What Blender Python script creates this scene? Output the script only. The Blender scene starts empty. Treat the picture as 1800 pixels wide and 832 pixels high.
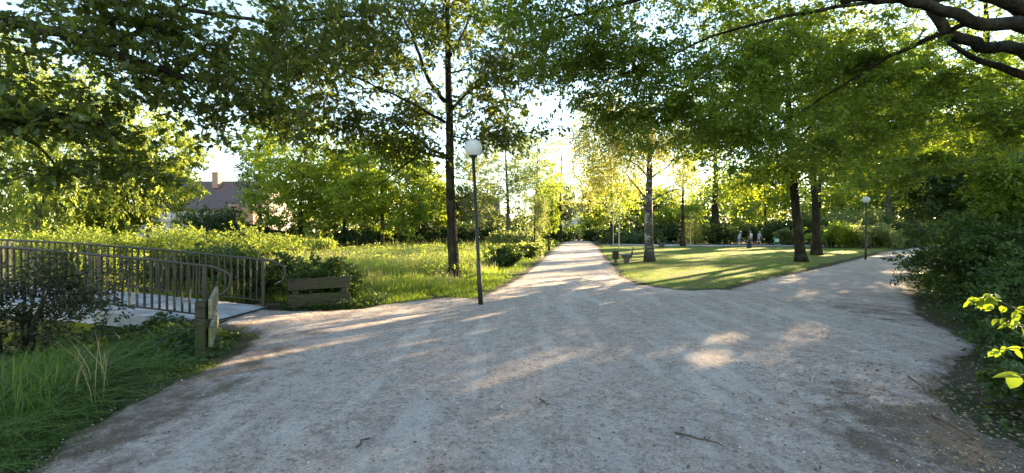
import bpy, bmesh, math, random
import numpy as np
from mathutils import Vector, Matrix

R = math.radians
scene = bpy.context.scene
COL = scene.collection

# ------------------------------------------------------------------ camera
F_PX, CX, HY, EYE = 760.0, 900.0, 408.0, 1.65
cam_d = bpy.data.cameras.new("camera")
cam = bpy.data.objects.new("camera", cam_d); COL.objects.link(cam)
cam_d.sensor_width = 36.0
cam_d.lens = 36.0 * F_PX / 1800.0
cam_d.clip_start = 0.05; cam_d.clip_end = 2000.0
cam.location = (0, 0, EYE)
cam.rotation_euler = (R(90 - 0.6), 0, 0)
scene.camera = cam

# ------------------------------------------------------------------ light
SUN_AZ, SUN_EL = 45.0, 14.5          # azimuth measured from +Y towards +X
SX, SY, SZ = (math.sin(R(SUN_AZ)) * math.cos(R(SUN_EL)), math.cos(R(SUN_AZ)) * math.cos(R(SUN_EL)), math.sin(R(SUN_EL)))
world = bpy.data.worlds.new("World"); scene.world = world
world.use_nodes = True
wn = world.node_tree.nodes; wl = world.node_tree.links
for n in list(wn): wn.remove(n)
sky = wn.new("ShaderNodeTexSky"); sky.sky_type = 'NISHITA'; sky.sun_disc = False
sky.sun_elevation = R(SUN_EL); sky.sun_rotation = R(SUN_AZ)
sky.air_density = 1.0; sky.dust_density = 0.0; sky.ozone_density = 2.0
bg = wn.new("ShaderNodeBackground"); bg.inputs[1].default_value = 0.105
wo = wn.new("ShaderNodeOutputWorld")
wl.new(sky.outputs[0], bg.inputs[0]); wl.new(bg.outputs[0], wo.inputs[0])
sun_d = bpy.data.lights.new("sun", 'SUN'); sun_d.energy = 5.0; sun_d.angle = R(0.4)
sun_d.color = (1.0, 0.86, 0.62)
sun = bpy.data.objects.new("sun", sun_d); COL.objects.link(sun)
sun.location = (40, 40, 40)
sun.rotation_euler = Vector((SX, SY, SZ)).to_track_quat('Z', 'Y').to_euler()
scene.view_settings.view_transform = 'Standard'
scene.view_settings.look = 'None'
scene.view_settings.exposure = 2.8
scene.view_settings.gamma = 1.0
scene.view_settings.use_white_balance = True
scene.view_settings.white_balance_temperature = 8150.0
scene.view_settings.white_balance_tint = 10.0
scene.view_settings.use_curve_mapping = False
scene.render.engine = 'CYCLES'
cy = scene.cycles
cy.use_denoising = True
cy.max_bounces = 7; cy.diffuse_bounces = 4; cy.glossy_bounces = 2; cy.transmission_bounces = 4
cy.transparent_max_bounces = 6
cy.sample_clamp_indirect = 6.0
cy.caustics_reflective = False; cy.caustics_refractive = False

# ------------------------------------------------------------------ pixel helpers (photo is 1800x832)
def G(px, py):
    Y = F_PX * EYE / (py - HY); return ((px - CX) / F_PX * Y, Y)
def P3(px, py, Y):
    return np.array([(px - CX) / F_PX * Y, Y, EYE - (py - HY) / F_PX * Y])
def XatY(px, Y): return (px - CX) / F_PX * Y

# ------------------------------------------------------------------ objects helpers
def tag(o, label=None, cat=None, group=None, kind=None):
    if label: o['label'] = label
    if cat: o['category'] = cat
    if group: o['group'] = group
    if kind: o['kind'] = kind
    return o
def empty(name, loc, rz=0.0):
    o = bpy.data.objects.new(name, None); COL.objects.link(o)
    o.location = loc; o.rotation_euler = (0, 0, rz); o.empty_display_size = 0.3
    return o
def link(name, me, mats, parent=None, local=False):
    o = bpy.data.objects.new(name, me); COL.objects.link(o)
    if not isinstance(mats, (list, tuple)): mats = [mats]
    for m in mats:
        if len(me.materials) < len(mats): me.materials.append(m)
    if parent is not None:
        o.parent = parent
        if not local:
            o.matrix_parent_inverse = (Matrix.Translation(parent.location) @ parent.rotation_euler.to_matrix().to_4x4()).inverted()
    return o
def np_mesh(name, V, groups, rnd=None, smooth=False, attrs=None):
    """groups: list of (n,k) int arrays"""
    me = bpy.data.meshes.new(name)
    V = np.asarray(V, dtype=np.float32)
    me.vertices.add(len(V)); me.vertices.foreach_set("co", V.ravel())
    groups = [np.asarray(g, dtype=np.int32) for g in groups if len(g)]
    loops = np.concatenate([g.ravel() for g in groups])
    tot = np.concatenate([np.full(len(g), g.shape[1], np.int32) for g in groups])
    start = np.concatenate([[0], np.cumsum(tot)[:-1]]).astype(np.int32)
    me.loops.add(len(loops)); me.loops.foreach_set("vertex_index", loops)
    me.polygons.add(len(tot)); me.polygons.foreach_set("loop_start", start)
    try: me.polygons.foreach_set("loop_total", tot)
    except Exception: pass
    if rnd is not None:
        a = me.attributes.new("rnd", 'FLOAT', 'FACE'); a.data.foreach_set("value", np.asarray(rnd, dtype=np.float32))
    if attrs:
        for k, v in attrs.items():
            a = me.attributes.new(k, 'FLOAT', 'POINT'); a.data.foreach_set("value", np.asarray(v, dtype=np.float32))
    me.update(calc_edges=True)
    if smooth: me.polygons.foreach_set("use_smooth", np.ones(len(tot), dtype=bool))
    me.validate()
    return me

class MB:
    """collects boxes, tubes, lathes into one mesh"""
    def __init__(s): s.v = []; s.f = []; s.sm = []
    def add(s, vs, fs, smooth=False):
        b = len(s.v); s.v += [tuple(map(float, v)) for v in vs]
        s.f += [tuple(b + i for i in f) for f in fs]; s.sm += [smooth] * len(fs)
    def box(s, c, size, ax=None, taper=1.0):
        """c centre; ax = 3x3 rows (x,y,z directions)"""
        ax = np.eye(3) if ax is None else np.array(ax, float)
        h = np.array(size) / 2.0; vs = []
        for z in (-1, 1):
            t = taper if z > 0 else 1.0
            for x, y in ((-1, -1), (1, -1), (1, 1), (-1, 1)):
                vs.append(np.array(c) + ax[0] * x * h[0] * t + ax[1] * y * h[1] * t + ax[2] * z * h[2])
        s.add(vs, [(3, 2, 1, 0), (4, 5, 6, 7), (0, 1, 5, 4), (1, 2, 6, 5), (2, 3, 7, 6), (3, 0, 4, 7)])
    def tube(s, pts, rad, n=8, caps=True, rng=None, wob=0.0):
        pts = np.array(pts, float); m = len(pts)
        rad = np.full(m, rad) if np.isscalar(rad) else np.array(rad, float)
        T = np.gradient(pts, axis=0); T /= (np.linalg.norm(T, axis=1, keepdims=True) + 1e-9)
        up = np.array([0, 0, 1.0]) if abs(T[0][2]) < 0.9 else np.array([1.0, 0, 0])
        a = np.cross(T[0], up); a /= np.linalg.norm(a)
        vs = []
        ph = np.arange(n) / n * 2 * math.pi
        for i in range(m):
            a = a - T[i] * np.dot(a, T[i]); a /= (np.linalg.norm(a) + 1e-9)
            b = np.cross(T[i], a)
            r = rad[i] * (1 + (rng.uniform(-wob, wob, n) if rng is not None and wob else 0))
            ring = pts[i] + np.outer(np.cos(ph) * r, a) + np.outer(np.sin(ph) * r, b)
            vs += list(ring)
        fs = []
        for i in range(m - 1):
            for k in range(n):
                k2 = (k + 1) % n
                fs.append((i * n + k, i * n + k2, (i + 1) * n + k2, (i + 1) * n + k))
        if caps:
            fs.append(tuple(range(n))[::-1]); fs.append(tuple((m - 1) * n + k for k in range(n)))
        s.add(vs, fs, True)
    def lathe(s, c, prof, n=24):
        """prof list of (r,z)"""
        vs = []; m = len(prof)
        for r, z in prof:
            for k in range(n):
                t = 2 * math.pi * k / n
                vs.append((c[0] + r * math.cos(t), c[1] + r * math.sin(t), c[2] + z))
        fs = []
        for i in range(m - 1):
            for k in range(n):
                k2 = (k + 1) % n
                fs.append((i * n + k, i * n + k2, (i + 1) * n + k2, (i + 1) * n + k))
        fs.append(tuple(range(n))[::-1]); fs.append(tuple((m - 1) * n + k for k in range(n)))
        s.add(vs, fs, True)
    def build(s, name, mat, parent=None, bevel=0.0):
        me = bpy.data.meshes.new(name); me.from_pydata(s.v, [], s.f); me.update()
        me.polygons.foreach_set("use_smooth", s.sm)
        if bevel:
            bm = bmesh.new(); bm.from_mesh(me)
            es = [e for e in bm.edges if len(e.link_faces) == 2 and e.calc_face_angle(0) > 0.8]
            bmesh.ops.bevel(bm, geom=es, offset=bevel, segments=2, affect='EDGES', profile=0.6)
            bm.to_mesh(me); bm.free()
        return link(name, me, mat, parent)

# ------------------------------------------------------------------ materials
def nodes_of(name):
    m = bpy.data.materials.new(name); m.use_nodes = True
    nt = m.node_tree
    for n in list(nt.nodes): nt.nodes.remove(n)
    out = nt.nodes.new("ShaderNodeOutputMaterial")
    return m, nt, out
def nd(nt, typ, **kw):
    n = nt.nodes.new(typ)
    for k, v in kw.items():
        if k in n.inputs: n.inputs[k].default_value = v
        else: setattr(n, k, v)
    return n
def ramp(nt, fac, stops):
    r = nt.nodes.new("ShaderNodeValToRGB"); e = r.color_ramp.elements
    while len(e) < len(stops): e.new(0.5)
    for i, (p, c) in enumerate(stops):
        e[i].position = p; e[i].color = (*c, 1.0) if len(c) == 3 else c
    nt.links.new(fac, r.inputs[0]); return r.outputs[0]
def coords(nt): return nt.nodes.new("ShaderNodeTexCoord").outputs["Object"]
def geopos(nt): return nt.nodes.new("ShaderNodeNewGeometry").outputs["Position"]
def noise(nt, vec, scale, detail=4.0, rough=0.55, sc=None):
    if sc is not None:
        mp = nt.nodes.new("ShaderNodeMapping"); mp.inputs["Scale"].default_value = sc
        nt.links.new(vec, mp.inputs[0]); vec = mp.outputs[0]
    n = nt.nodes.new("ShaderNodeTexNoise"); n.inputs["Scale"].default_value = scale
    n.inputs["Detail"].default_value = detail; n.inputs["Roughness"].default_value = rough
    nt.links.new(vec, n.inputs["Vector"]); return n.outputs["Fac"]
def mixc(nt, fac, a, b, mode='MIX'):
    m = nt.nodes.new("ShaderNodeMix"); m.data_type = 'RGBA'; m.blend_type = mode
    for s, v in ((0, fac), (6, a), (7, b)):
        if hasattr(v, "links") or isinstance(v, bpy.types.NodeSocket): nt.links.new(v, m.inputs[s])
        elif s == 0: m.inputs[s].default_value = v
        else: m.inputs[s].default_value = (*v, 1.0)
    return m.outputs[2]
def mth(nt, op, a, b=0.0, clamp=False):
    m = nt.nodes.new("ShaderNodeMath"); m.operation = op; m.use_clamp = clamp
    for i, v in enumerate((a, b)):
        if isinstance(v, bpy.types.NodeSocket): nt.links.new(v, m.inputs[i])
        else: m.inputs[i].default_value = v
    return m.outputs[0]
def bump(nt, h, strength=0.5, dist=0.02):
    b = nt.nodes.new("ShaderNodeBump"); b.inputs["Strength"].default_value = strength
    b.inputs["Distance"].default_value = dist; nt.links.new(h, b.inputs["Height"]); return b.outputs[0]
def finish(nt, out, col, rough=0.8, nrm=None, spec=0.3, metal=0.0):
    p = nt.nodes.new("ShaderNodeBsdfPrincipled")
    if isinstance(col, bpy.types.NodeSocket): nt.links.new(col, p.inputs["Base Color"])
    else: p.inputs["Base Color"].default_value = (*col, 1)
    if isinstance(rough, bpy.types.NodeSocket): nt.links.new(rough, p.inputs["Roughness"])
    else: p.inputs["Roughness"].default_value = rough
    p.inputs["Specular IOR Level"].default_value = spec
    p.inputs["Metallic"].default_value = metal
    if nrm is not None: nt.links.new(nrm, p.inputs["Normal"])
    nt.links.new(p.outputs[0], out.inputs[0]); return p

def leaf_mat(name, dark, light, trans=(0.20, 0.26, 0.02), tmix=0.42, rough=0.45, odd=None):
    m, nt, out = nodes_of(name)
    at = nt.nodes.new("ShaderNodeAttribute"); at.attribute_name = "rnd"
    stops = [(0.0, dark), (0.85, light)]
    if odd: stops.append((0.97, odd))
    c = ramp(nt, at.outputs["Fac"], stops)
    n = noise(nt, geopos(nt), 0.5, 2.0)
    c = mixc(nt, mth(nt, 'MULTIPLY', n, 0.35), c, tuple(x * 0.55 for x in dark))
    p = nt.nodes.new("ShaderNodeBsdfPrincipled"); nt.links.new(c, p.inputs["Base Color"])
    p.inputs["Roughness"].default_value = rough; p.inputs["Specular IOR Level"].default_value = 0.35
    t = nt.nodes.new("ShaderNodeBsdfTranslucent")
    tc = mixc(nt, 0.35, trans, c)
    nt.links.new(tc, t.inputs[0])
    mx = nt.nodes.new("ShaderNodeMixShader"); mx.inputs[0].default_value = tmix
    nt.links.new(p.outputs[0], mx.inputs[1]); nt.links.new(t.outputs[0], mx.inputs[2])
    nt.links.new(mx.outputs[0], out.inputs[0]); return m
M = {}
M['oak'] = leaf_mat("oak_leaves", (0.026, 0.052, 0.012), (0.065, 0.105, 0.022), (0.30, 0.36, 0.03), 0.38)
M['beech'] = leaf_mat("beech_leaves", (0.055, 0.115, 0.018), (0.12, 0.20, 0.034), (0.38, 0.50, 0.03), 0.5)
M['linden'] = leaf_mat("linden_leaves", (0.044, 0.095, 0.016), (0.12, 0.19, 0.03), (0.44, 0.50, 0.03), 0.5)
M['birch'] = leaf_mat("birch_leaves", (0.09, 0.12, 0.025), (0.23, 0.25, 0.07), (0.62, 0.60, 0.12), 0.54)
M['willow'] = leaf_mat("willow_leaves", (0.09, 0.135, 0.024), (0.20, 0.26, 0.055), (0.56, 0.64, 0.09), 0.52)
M['lush'] = leaf_mat("lush_leaves", (0.06, 0.10, 0.018), (0.17, 0.24, 0.04), (0.54, 0.66, 0.06), 0.54)
M['pale'] = leaf_mat("pale_leaves", (0.08, 0.12, 0.05), (0.19, 0.23, 0.08), (0.50, 0.56, 0.14), 0.48)
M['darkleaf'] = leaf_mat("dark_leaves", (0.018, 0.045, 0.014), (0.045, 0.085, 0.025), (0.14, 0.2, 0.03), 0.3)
M['conifer'] = leaf_mat("conifer_needles", (0.02, 0.05, 0.025), (0.045, 0.09, 0.04), (0.08, 0.12, 0.04), 0.2)
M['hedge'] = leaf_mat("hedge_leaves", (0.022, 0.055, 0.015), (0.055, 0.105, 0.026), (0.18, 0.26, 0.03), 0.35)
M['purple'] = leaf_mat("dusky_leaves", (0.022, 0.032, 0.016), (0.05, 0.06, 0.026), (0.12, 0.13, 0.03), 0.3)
M['sprig'] = leaf_mat("bright_leaves", (0.085, 0.15, 0.02), (0.16, 0.23, 0.03), (0.34, 0.44, 0.02), 0.45)
M['grass_tall'] = leaf_mat("meadow_blades", (0.12, 0.20, 0.022), (0.25, 0.35, 0.06), (0.54, 0.68, 0.09), 0.5, 0.6, odd=(0.38, 0.33, 0.17))
M['grass_verge'] = leaf_mat("verge_blades", (0.05, 0.115, 0.015), (0.12, 0.21, 0.03), (0.36, 0.48, 0.04), 0.45, 0.6, odd=(0.30, 0.24, 0.12))
M['grass_lawn'] = leaf_mat("lawn_blades", (0.10, 0.18, 0.018), (0.20, 0.29, 0.035), (0.50, 0.62, 0.04), 0.45, 0.6, odd=(0.26, 0.21, 0.10))
M['grass_bank'] = leaf_mat('bank_blades', (0.05, 0.12, 0.014), (0.13, 0.23, 0.03), (0.24, 0.34, 0.03), 0.35, 0.6, odd=(0.26, 0.2, 0.1))
M['straw'] = leaf_mat("straw_stalks", (0.26, 0.19, 0.09), (0.45, 0.36, 0.20), (0.5, 0.4, 0.2), 0.3, 0.7)
M['litter'] = leaf_mat("fallen_leaves", (0.09, 0.06, 0.035), (0.30, 0.23, 0.14), (0.3, 0.25, 0.1), 0.1, 0.8)

def bark(name, c1, c2, c3, sc=14.0):
    m, nt, out = nodes_of(name); co = coords(nt)
    n1 = noise(nt, co, sc, 6, 0.65, (1, 1, 0.22)); n2 = noise(nt, co, 2.2, 4)
    c = ramp(nt, n1, [(0.32, c1), (0.55, c2), (0.75, c3)])
    c = mixc(nt, mth(nt, 'MULTIPLY', ramp(nt, n2, [(0.5, (0, 0, 0)), (0.7, (1, 1, 1))]), 0.5), c, (0.075, 0.085, 0.045))
    finish(nt, out, c, 0.95, bump(nt, n1, 1.0, 0.07), 0.1); return m
M['bark'] = bark("oak_bark", (0.015, 0.012, 0.009), (0.045, 0.036, 0.028), (0.095, 0.08, 0.06))
M['bark_dark'] = bark("dark_bark", (0.010, 0.008, 0.006), (0.03, 0.025, 0.019), (0.065, 0.055, 0.042))
M['bark_grey'] = bark("grey_bark", (0.05, 0.045, 0.035), (0.12, 0.105, 0.085), (0.2, 0.18, 0.15))
def birch_bark():
    m, nt, out = nodes_of("birch_bark"); co = coords(nt)
    n1 = noise(nt, co, 7, 5, 0.6, (0.6, 0.6, 3.2)); n2 = noise(nt, co, 3.0, 4, 0.6, (1, 1, 0.8))
    c = ramp(nt, n1, [(0.42, (0.035, 0.03, 0.028)), (0.52, (0.28, 0.26, 0.24)), (0.64, (0.5, 0.48, 0.46))])
    sp = nt.nodes.new("ShaderNodeSeparateXYZ"); nt.links.new(co, sp.inputs[0])
    low = mth(nt, 'SUBTRACT', 1.2, mth(nt, 'MULTIPLY', sp.outputs[2], 0.7), True)
    low = mth(nt, 'MAXIMUM', low, ramp(nt, n2, [(0.42, (0, 0, 0)), (0.52, (1, 1, 1))]))
    c = mixc(nt, mth(nt, 'MULTIPLY', low, 0.92), c, (0.035, 0.028, 0.024))
    finish(nt, out, c, 0.8, bump(nt, n1, 0.5, 0.02), 0.3); return m
M['birchbark'] = birch_bark()
def simple(name, c, rough=0.7, var=0.25, sc=6.0, spec=0.3, bs=0.3, metal=0.0, c2=None, stretch=None):
    m, nt, out = nodes_of(name); co = coords(nt)
    n1 = noise(nt, co, sc, 6, 0.6, stretch)
    d = tuple(x * (1 - var) for x in c) if c2 is None else c2
    col = ramp(nt, n1, [(0.35, d), (0.65, c)])
    finish(nt, out, col, rough, bump(nt, n1, bs, 0.01), spec, metal); return m
M['pale_sapling'] = simple("painted_sapling_bark", (0.5, 0.5, 0.46), 0.8, 0.3)
M['wood_old'] = simple("mossy_wood", (0.055, 0.05, 0.032), 0.9, 0.3, 9, 0.2, 0.8, c2=(0.024, 0.03, 0.013), stretch=(1, 1, 1))
M['wood_pale'] = simple("weathered_pale_wood", (0.24, 0.23, 0.16), 0.9, 0.3, 9, 0.2, 0.8, c2=(0.085, 0.095, 0.045))
M['wood_bench'] = simple("bench_wood", (0.13, 0.115, 0.10), 0.75, 0.4, 12, 0.3, 0.5, stretch=(6, 1, 6))
M['rail'] = simple("brown_rail_paint", (0.055, 0.045, 0.03), 0.55, 0.35, 14, 0.4, 0.2, c2=(0.03, 0.03, 0.017))
M['pole'] = simple("dark_green_pole", (0.014, 0.016, 0.012), 0.5, 0.3, 20, 0.4, 0.15, c2=(0.028, 0.024, 0.016))
M['concrete'] = simple("pale_concrete", (0.52, 0.52, 0.53), 0.85, 0.42, 3.5, 0.3, 0.3)
M['concrete_dark'] = simple("stained_concrete", (0.12, 0.11, 0.10), 0.85, 0.4, 8, 0.3, 0.4)
M['black'] = simple("black_plastic", (0.02, 0.02, 0.02), 0.5, 0.3)
M['roof'] = simple("slate_roof", (0.12, 0.085, 0.085), 0.8, 0.35, 3, 0.3, 0.4)
def plank_wood(name, c1, c2, c3):
    m, nt, out = nodes_of(name); co = coords(nt)
    g = noise(nt, co, 6, 6, 0.65, (1.0, 1.0, 9.0)); k = noise(nt, co, 3.0, 4, 0.6)
    c = ramp(nt, g, [(0.35, c1), (0.6, c2)])
    c = mixc(nt, ramp(nt, k, [(0.48, (0, 0, 0)), (0.62, (1, 1, 1))]), c, c3)
    finish(nt, out, c, 0.95, bump(nt, g, 0.9, 0.03), 0.15); return m
M['wood_old'] = plank_wood("mossy_wood", (0.02, 0.018, 0.012), (0.075, 0.066, 0.045), (0.04, 0.052, 0.02))
M['wood_pale'] = plank_wood("weathered_pale_wood", (0.10, 0.09, 0.06), (0.28, 0.26, 0.18), (0.13, 0.15, 0.06))
M['brick'] = None
def brick_mat(name, c1, c2, mortar, scale=4.0):
    m, nt, out = nodes_of(name); co = coords(nt)
    mp = nt.nodes.new("ShaderNodeMapping"); mp.inputs["Rotation"].default_value = (R(90), 0, 0)
    nt.links.new(co, mp.inputs[0])
    b = nt.nodes.new("ShaderNodeTexBrick"); nt.links.new(mp.outputs[0], b.inputs["Vector"])
    b.inputs["Color1"].default_value = (*c1, 1); b.inputs["Color2"].default_value = (*c2, 1)
    b.inputs["Mortar"].default_value = (*mortar, 1); b.inputs["Scale"].default_value = scale
    finish(nt, out, b.outputs[0], 0.9); return m
M['brick'] = brick_mat("red_brick", (0.30, 0.14, 0.10), (0.38, 0.20, 0.14), (0.35, 0.3, 0.26))
M['plaster'] = simple("pale_plaster", (0.62, 0.63, 0.66), 0.9, 0.1, 2)
M['plaster_warm'] = simple("warm_plaster", (0.42, 0.36, 0.33), 0.9, 0.15, 2)
M['window'] = simple("window_glass", (0.09, 0.12, 0.15), 0.15, 0.3, 3, 0.6)
M['white_paint'] = simple("white_paint", (0.75, 0.75, 0.74), 0.5, 0.1)
M['skin'] = simple("skin", (0.5, 0.31, 0.22), 0.6, 0.1)
M['shirt_blue'] = simple("light_blue_cloth", (0.36, 0.52, 0.70), 0.9, 0.15)
M['shorts_blue'] = simple("blue_cloth", (0.10, 0.20, 0.38), 0.9, 0.15)
M['shirt_white'] = simple("white_cloth", (0.62, 0.66, 0.76), 0.9, 0.1)
M['navy'] = simple("navy_cloth", (0.03, 0.035, 0.07), 0.9, 0.15)
M['shirt_mauve'] = simple("mauve_cloth", (0.36, 0.33, 0.40), 0.9, 0.15)
M['grey_cloth'] = simple("grey_cloth", (0.2, 0.2, 0.22), 0.9, 0.15)
M['hat'] = simple("cream_hat", (0.72, 0.68, 0.58), 0.9, 0.1)
M['hair'] = simple("grey_hair", (0.25, 0.22, 0.2), 0.9, 0.3)
M['shoe'] = simple("shoe_leather", (0.12, 0.09, 0.07), 0.6, 0.2)
M['green_plastic'] = simple("pale_green_plastic", (0.2, 0.5, 0.28), 0.5, 0.1)
def water_mat():
    m, nt, out = nodes_of("stream_water"); n1 = noise(nt, coords(nt), 3, 3)
    finish(nt, out, (0.02, 0.03, 0.02), 0.06, bump(nt, n1, 0.15, 0.02), 0.6); return m
M['water'] = water_mat()
def globe_mat():
    m, nt, out = nodes_of("milky_globe")
    p = finish(nt, out, (0.78, 0.80, 0.80), 0.25, None, 0.5)
    t = nt.nodes.new("ShaderNodeBsdfTranslucent"); t.inputs[0].default_value = (0.8, 0.82, 0.82, 1)
    mx = nt.nodes.new("ShaderNodeMixShader"); mx.inputs[0].default_value = 0.5
    nt.links.new(p.outputs[0], mx.inputs[1]); nt.links.new(t.outputs[0], mx.inputs[2])
    nt.links.new(mx.outputs[0], out.inputs[0]); return m
M['globe'] = globe_mat()

def gravel_mat():
    m, nt, out = nodes_of("gravel_path"); co = geopos(nt)
    big = noise(nt, co, 0.55, 5, 0.6); med = noise(nt, co, 5.0, 8, 0.72); fine = noise(nt, co, 55.0, 5, 0.75)
    stre = noise(nt, co, 1.7, 6, 0.65, (1.0, 0.33, 1))
    grain = nt.nodes.new("ShaderNodeTexVoronoi"); grain.inputs["Scale"].default_value = 120; nt.links.new(co, grain.inputs["Vector"])
    c = ramp(nt, fine, [(0.30, (0.22, 0.15, 0.125)), (0.46, (0.50, 0.395, 0.345)), (0.60, (0.67, 0.54, 0.475)), (0.78, (0.84, 0.71, 0.64))])
    c = mixc(nt, mth(nt, 'MULTIPLY', ramp(nt, med, [(0.42, (1, 1, 1)), (0.52, (0, 0, 0))]), 0.5), c, (0.29, 0.215, 0.18))
    c = mixc(nt, mth(nt, 'MULTIPLY', ramp(nt, stre, [(0.40, (1, 1, 1)), (0.56, (0, 0, 0))]), 0.35), c, (0.37, 0.29, 0.25))
    c = mixc(nt, mth(nt, 'MULTIPLY', ramp(nt, big, [(0.5, (0, 0, 0)), (0.68, (1, 1, 1))]), 0.30), c, (0.64, 0.57, 0.53))
    c = mixc(nt, mth(nt, 'MULTIPLY', ramp(nt, grain.outputs["Distance"], [(0.1, (1, 1, 1)), (0.3, (0, 0, 0))]), 0.25), c, (0.55, 0.53, 0.52))
    crumb = noise(nt, co, 21.0, 6, 0.78); c = mixc(nt, mth(nt, 'MULTIPLY', ramp(nt, crumb, [(0.34, (1, 1, 1)), (0.46, (0, 0, 0))]), 0.92), c, (0.115, 0.085, 0.065))
    c = mixc(nt, mth(nt, 'MULTIPLY', ramp(nt, crumb, [(0.54, (0, 0, 0)), (0.66, (1, 1, 1))]), 0.6), c, (0.78, 0.70, 0.64))
    trk = noise(nt, co, 1.8, 4, 0.55, (1.6, 0.28, 1)); c = mixc(nt, mth(nt, 'MULTIPLY', ramp(nt, trk, [(0.53, (0, 0, 0)), (0.60, (1, 1, 1))]), 0.34), c, (0.72, 0.65, 0.60))
    spk = nt.nodes.new("ShaderNodeTexVoronoi"); spk.inputs["Scale"].default_value = 16; nt.links.new(co, spk.inputs["Vector"])
    c = mixc(nt, mth(nt, 'MULTIPLY', ramp(nt, spk.outputs["Distance"], [(0.10, (1, 1, 1)), (0.18, (0, 0, 0))]), 0.6), c, (0.10, 0.08, 0.06))
    sp = nt.nodes.new("ShaderNodeSeparateXYZ"); nt.links.new(co, sp.inputs[0])
    # soil at the rim
    at = nt.nodes.new("ShaderNodeAttribute"); at.attribute_name = "rim"
    wob = mth(nt, 'MULTIPLY', mth(nt, 'SUBTRACT', noise(nt, co, 2.1, 8, 0.75), 0.5), 2.6)
    rim = mth(nt, 'ADD', at.outputs["Fac"], wob, False)
    soil = ramp(nt, fine, [(0.3, (0.09, 0.062, 0.045)), (0.7, (0.30, 0.225, 0.17))])
    c = mixc(nt, ramp(nt, rim, [(0.30, (0, 0, 0)), (0.75, (1, 1, 1))]), c, soil)
    h = mth(nt, 'ADD', mth(nt, 'MULTIPLY', med, 1.0), mth(nt, 'ADD', mth(nt, 'MULTIPLY', fine, 0.25), mth(nt, 'MULTIPLY', crumb, 0.6)))
    finish(nt, out, c, 0.95, bump(nt, h, 1.0, 0.07), 0.2); return m
M['gravel'] = gravel_mat()
def ground_mat(name, g1, g2, soil, amt):
    m, nt, out = nodes_of(name); co = geopos(nt)
    a = noise(nt, co, 0.35, 5, 0.6); b = noise(nt, co, 9, 6, 0.7); f = noise(nt, co, 60, 4, 0.7)
    c = ramp(nt, b, [(0.35, g1), (0.65, g2)])
    c = mixc(nt, ramp(nt, mth(nt, 'ADD', a, mth(nt, 'MULTIPLY', mth(nt, 'SUBTRACT', b, 0.5), 0.5)), [(amt, (0, 0, 0)), (amt + 0.12, (1, 1, 1))]), c, soil)
    c = mixc(nt, mth(nt, 'MULTIPLY', f, 0.5), c, tuple(x * 0.5 for x in g1))
    finish(nt, out, c, 1.0, bump(nt, b, 0.8, 0.04), 0.1); return m
M['ground'] = ground_mat("park_ground", (0.035, 0.05, 0.018), (0.085, 0.10, 0.035), (0.075, 0.06, 0.042), 0.42)
M['lawn'] = ground_mat("lawn_turf", (0.08, 0.14, 0.02), (0.16, 0.22, 0.04), (0.20, 0.155, 0.085), 0.47)
M['asphalt'] = simple("grey_asphalt", (0.30, 0.305, 0.33), 0.85, 0.2, 8)

# ------------------------------------------------------------------ sun corridors
# Where the photograph shows sunlit patches, the crowns between that spot and the sun have gaps.
LIT = []      # (centre xyz, radius along u (across the sun direction), radius along v (ground, along sun), keep probability)
def lit_ground(x, y, ru, rv, keep=0.0, rot=0.0, z=0.0): LIT.append((x, y, z, ru, rv, keep, rot))
_u = np.array([math.cos(R(SUN_AZ)), -math.sin(R(SUN_AZ))])       # ground axis across the sun
_v = np.array([math.sin(R(SUN_AZ)), math.cos(R(SUN_AZ))])        # ground axis towards the sun
TAN = math.tan(R(SUN_EL))
def hash3(P, s): return (np.sin(P[:, 0] * 12.9898 * s + P[:, 1] * 78.233 + P[:, 2] * 37.719) * 43758.5453) % 1.0
def keep_mask(P, margin=1.2, kmin=0.0):
    """True for the leaves that stay"""
    k = np.ones(len(P), bool)
    gx = P[:, :2] - np.outer(P[:, 2] / TAN, _v)
    for (x, y, z, ru, rv, keep, rot) in LIT:
        c = np.array([x, y]) - _v * (z / TAN)
        d = gx - c
        a = d @ _u; b = d @ _v
        if rot:
            a, b = a * math.cos(rot) + b * math.sin(rot), -a * math.sin(rot) + b * math.cos(rot)
        ahead = ((P[:, :2] - np.array([x, y])) @ _v) > margin
        inside = (a / ru) ** 2 + (b / rv) ** 2 < 1.0
        if ru > 3: ahead = ((P[:, :2] - np.array([x, y])) @ _v) > max(margin, ru + 1.0)
        keep = max(keep, kmin) if ru > 3 else keep
        h = hash3(P, 1.0)
        k &= ~(inside & ahead & (h >= keep))
    return k

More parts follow.
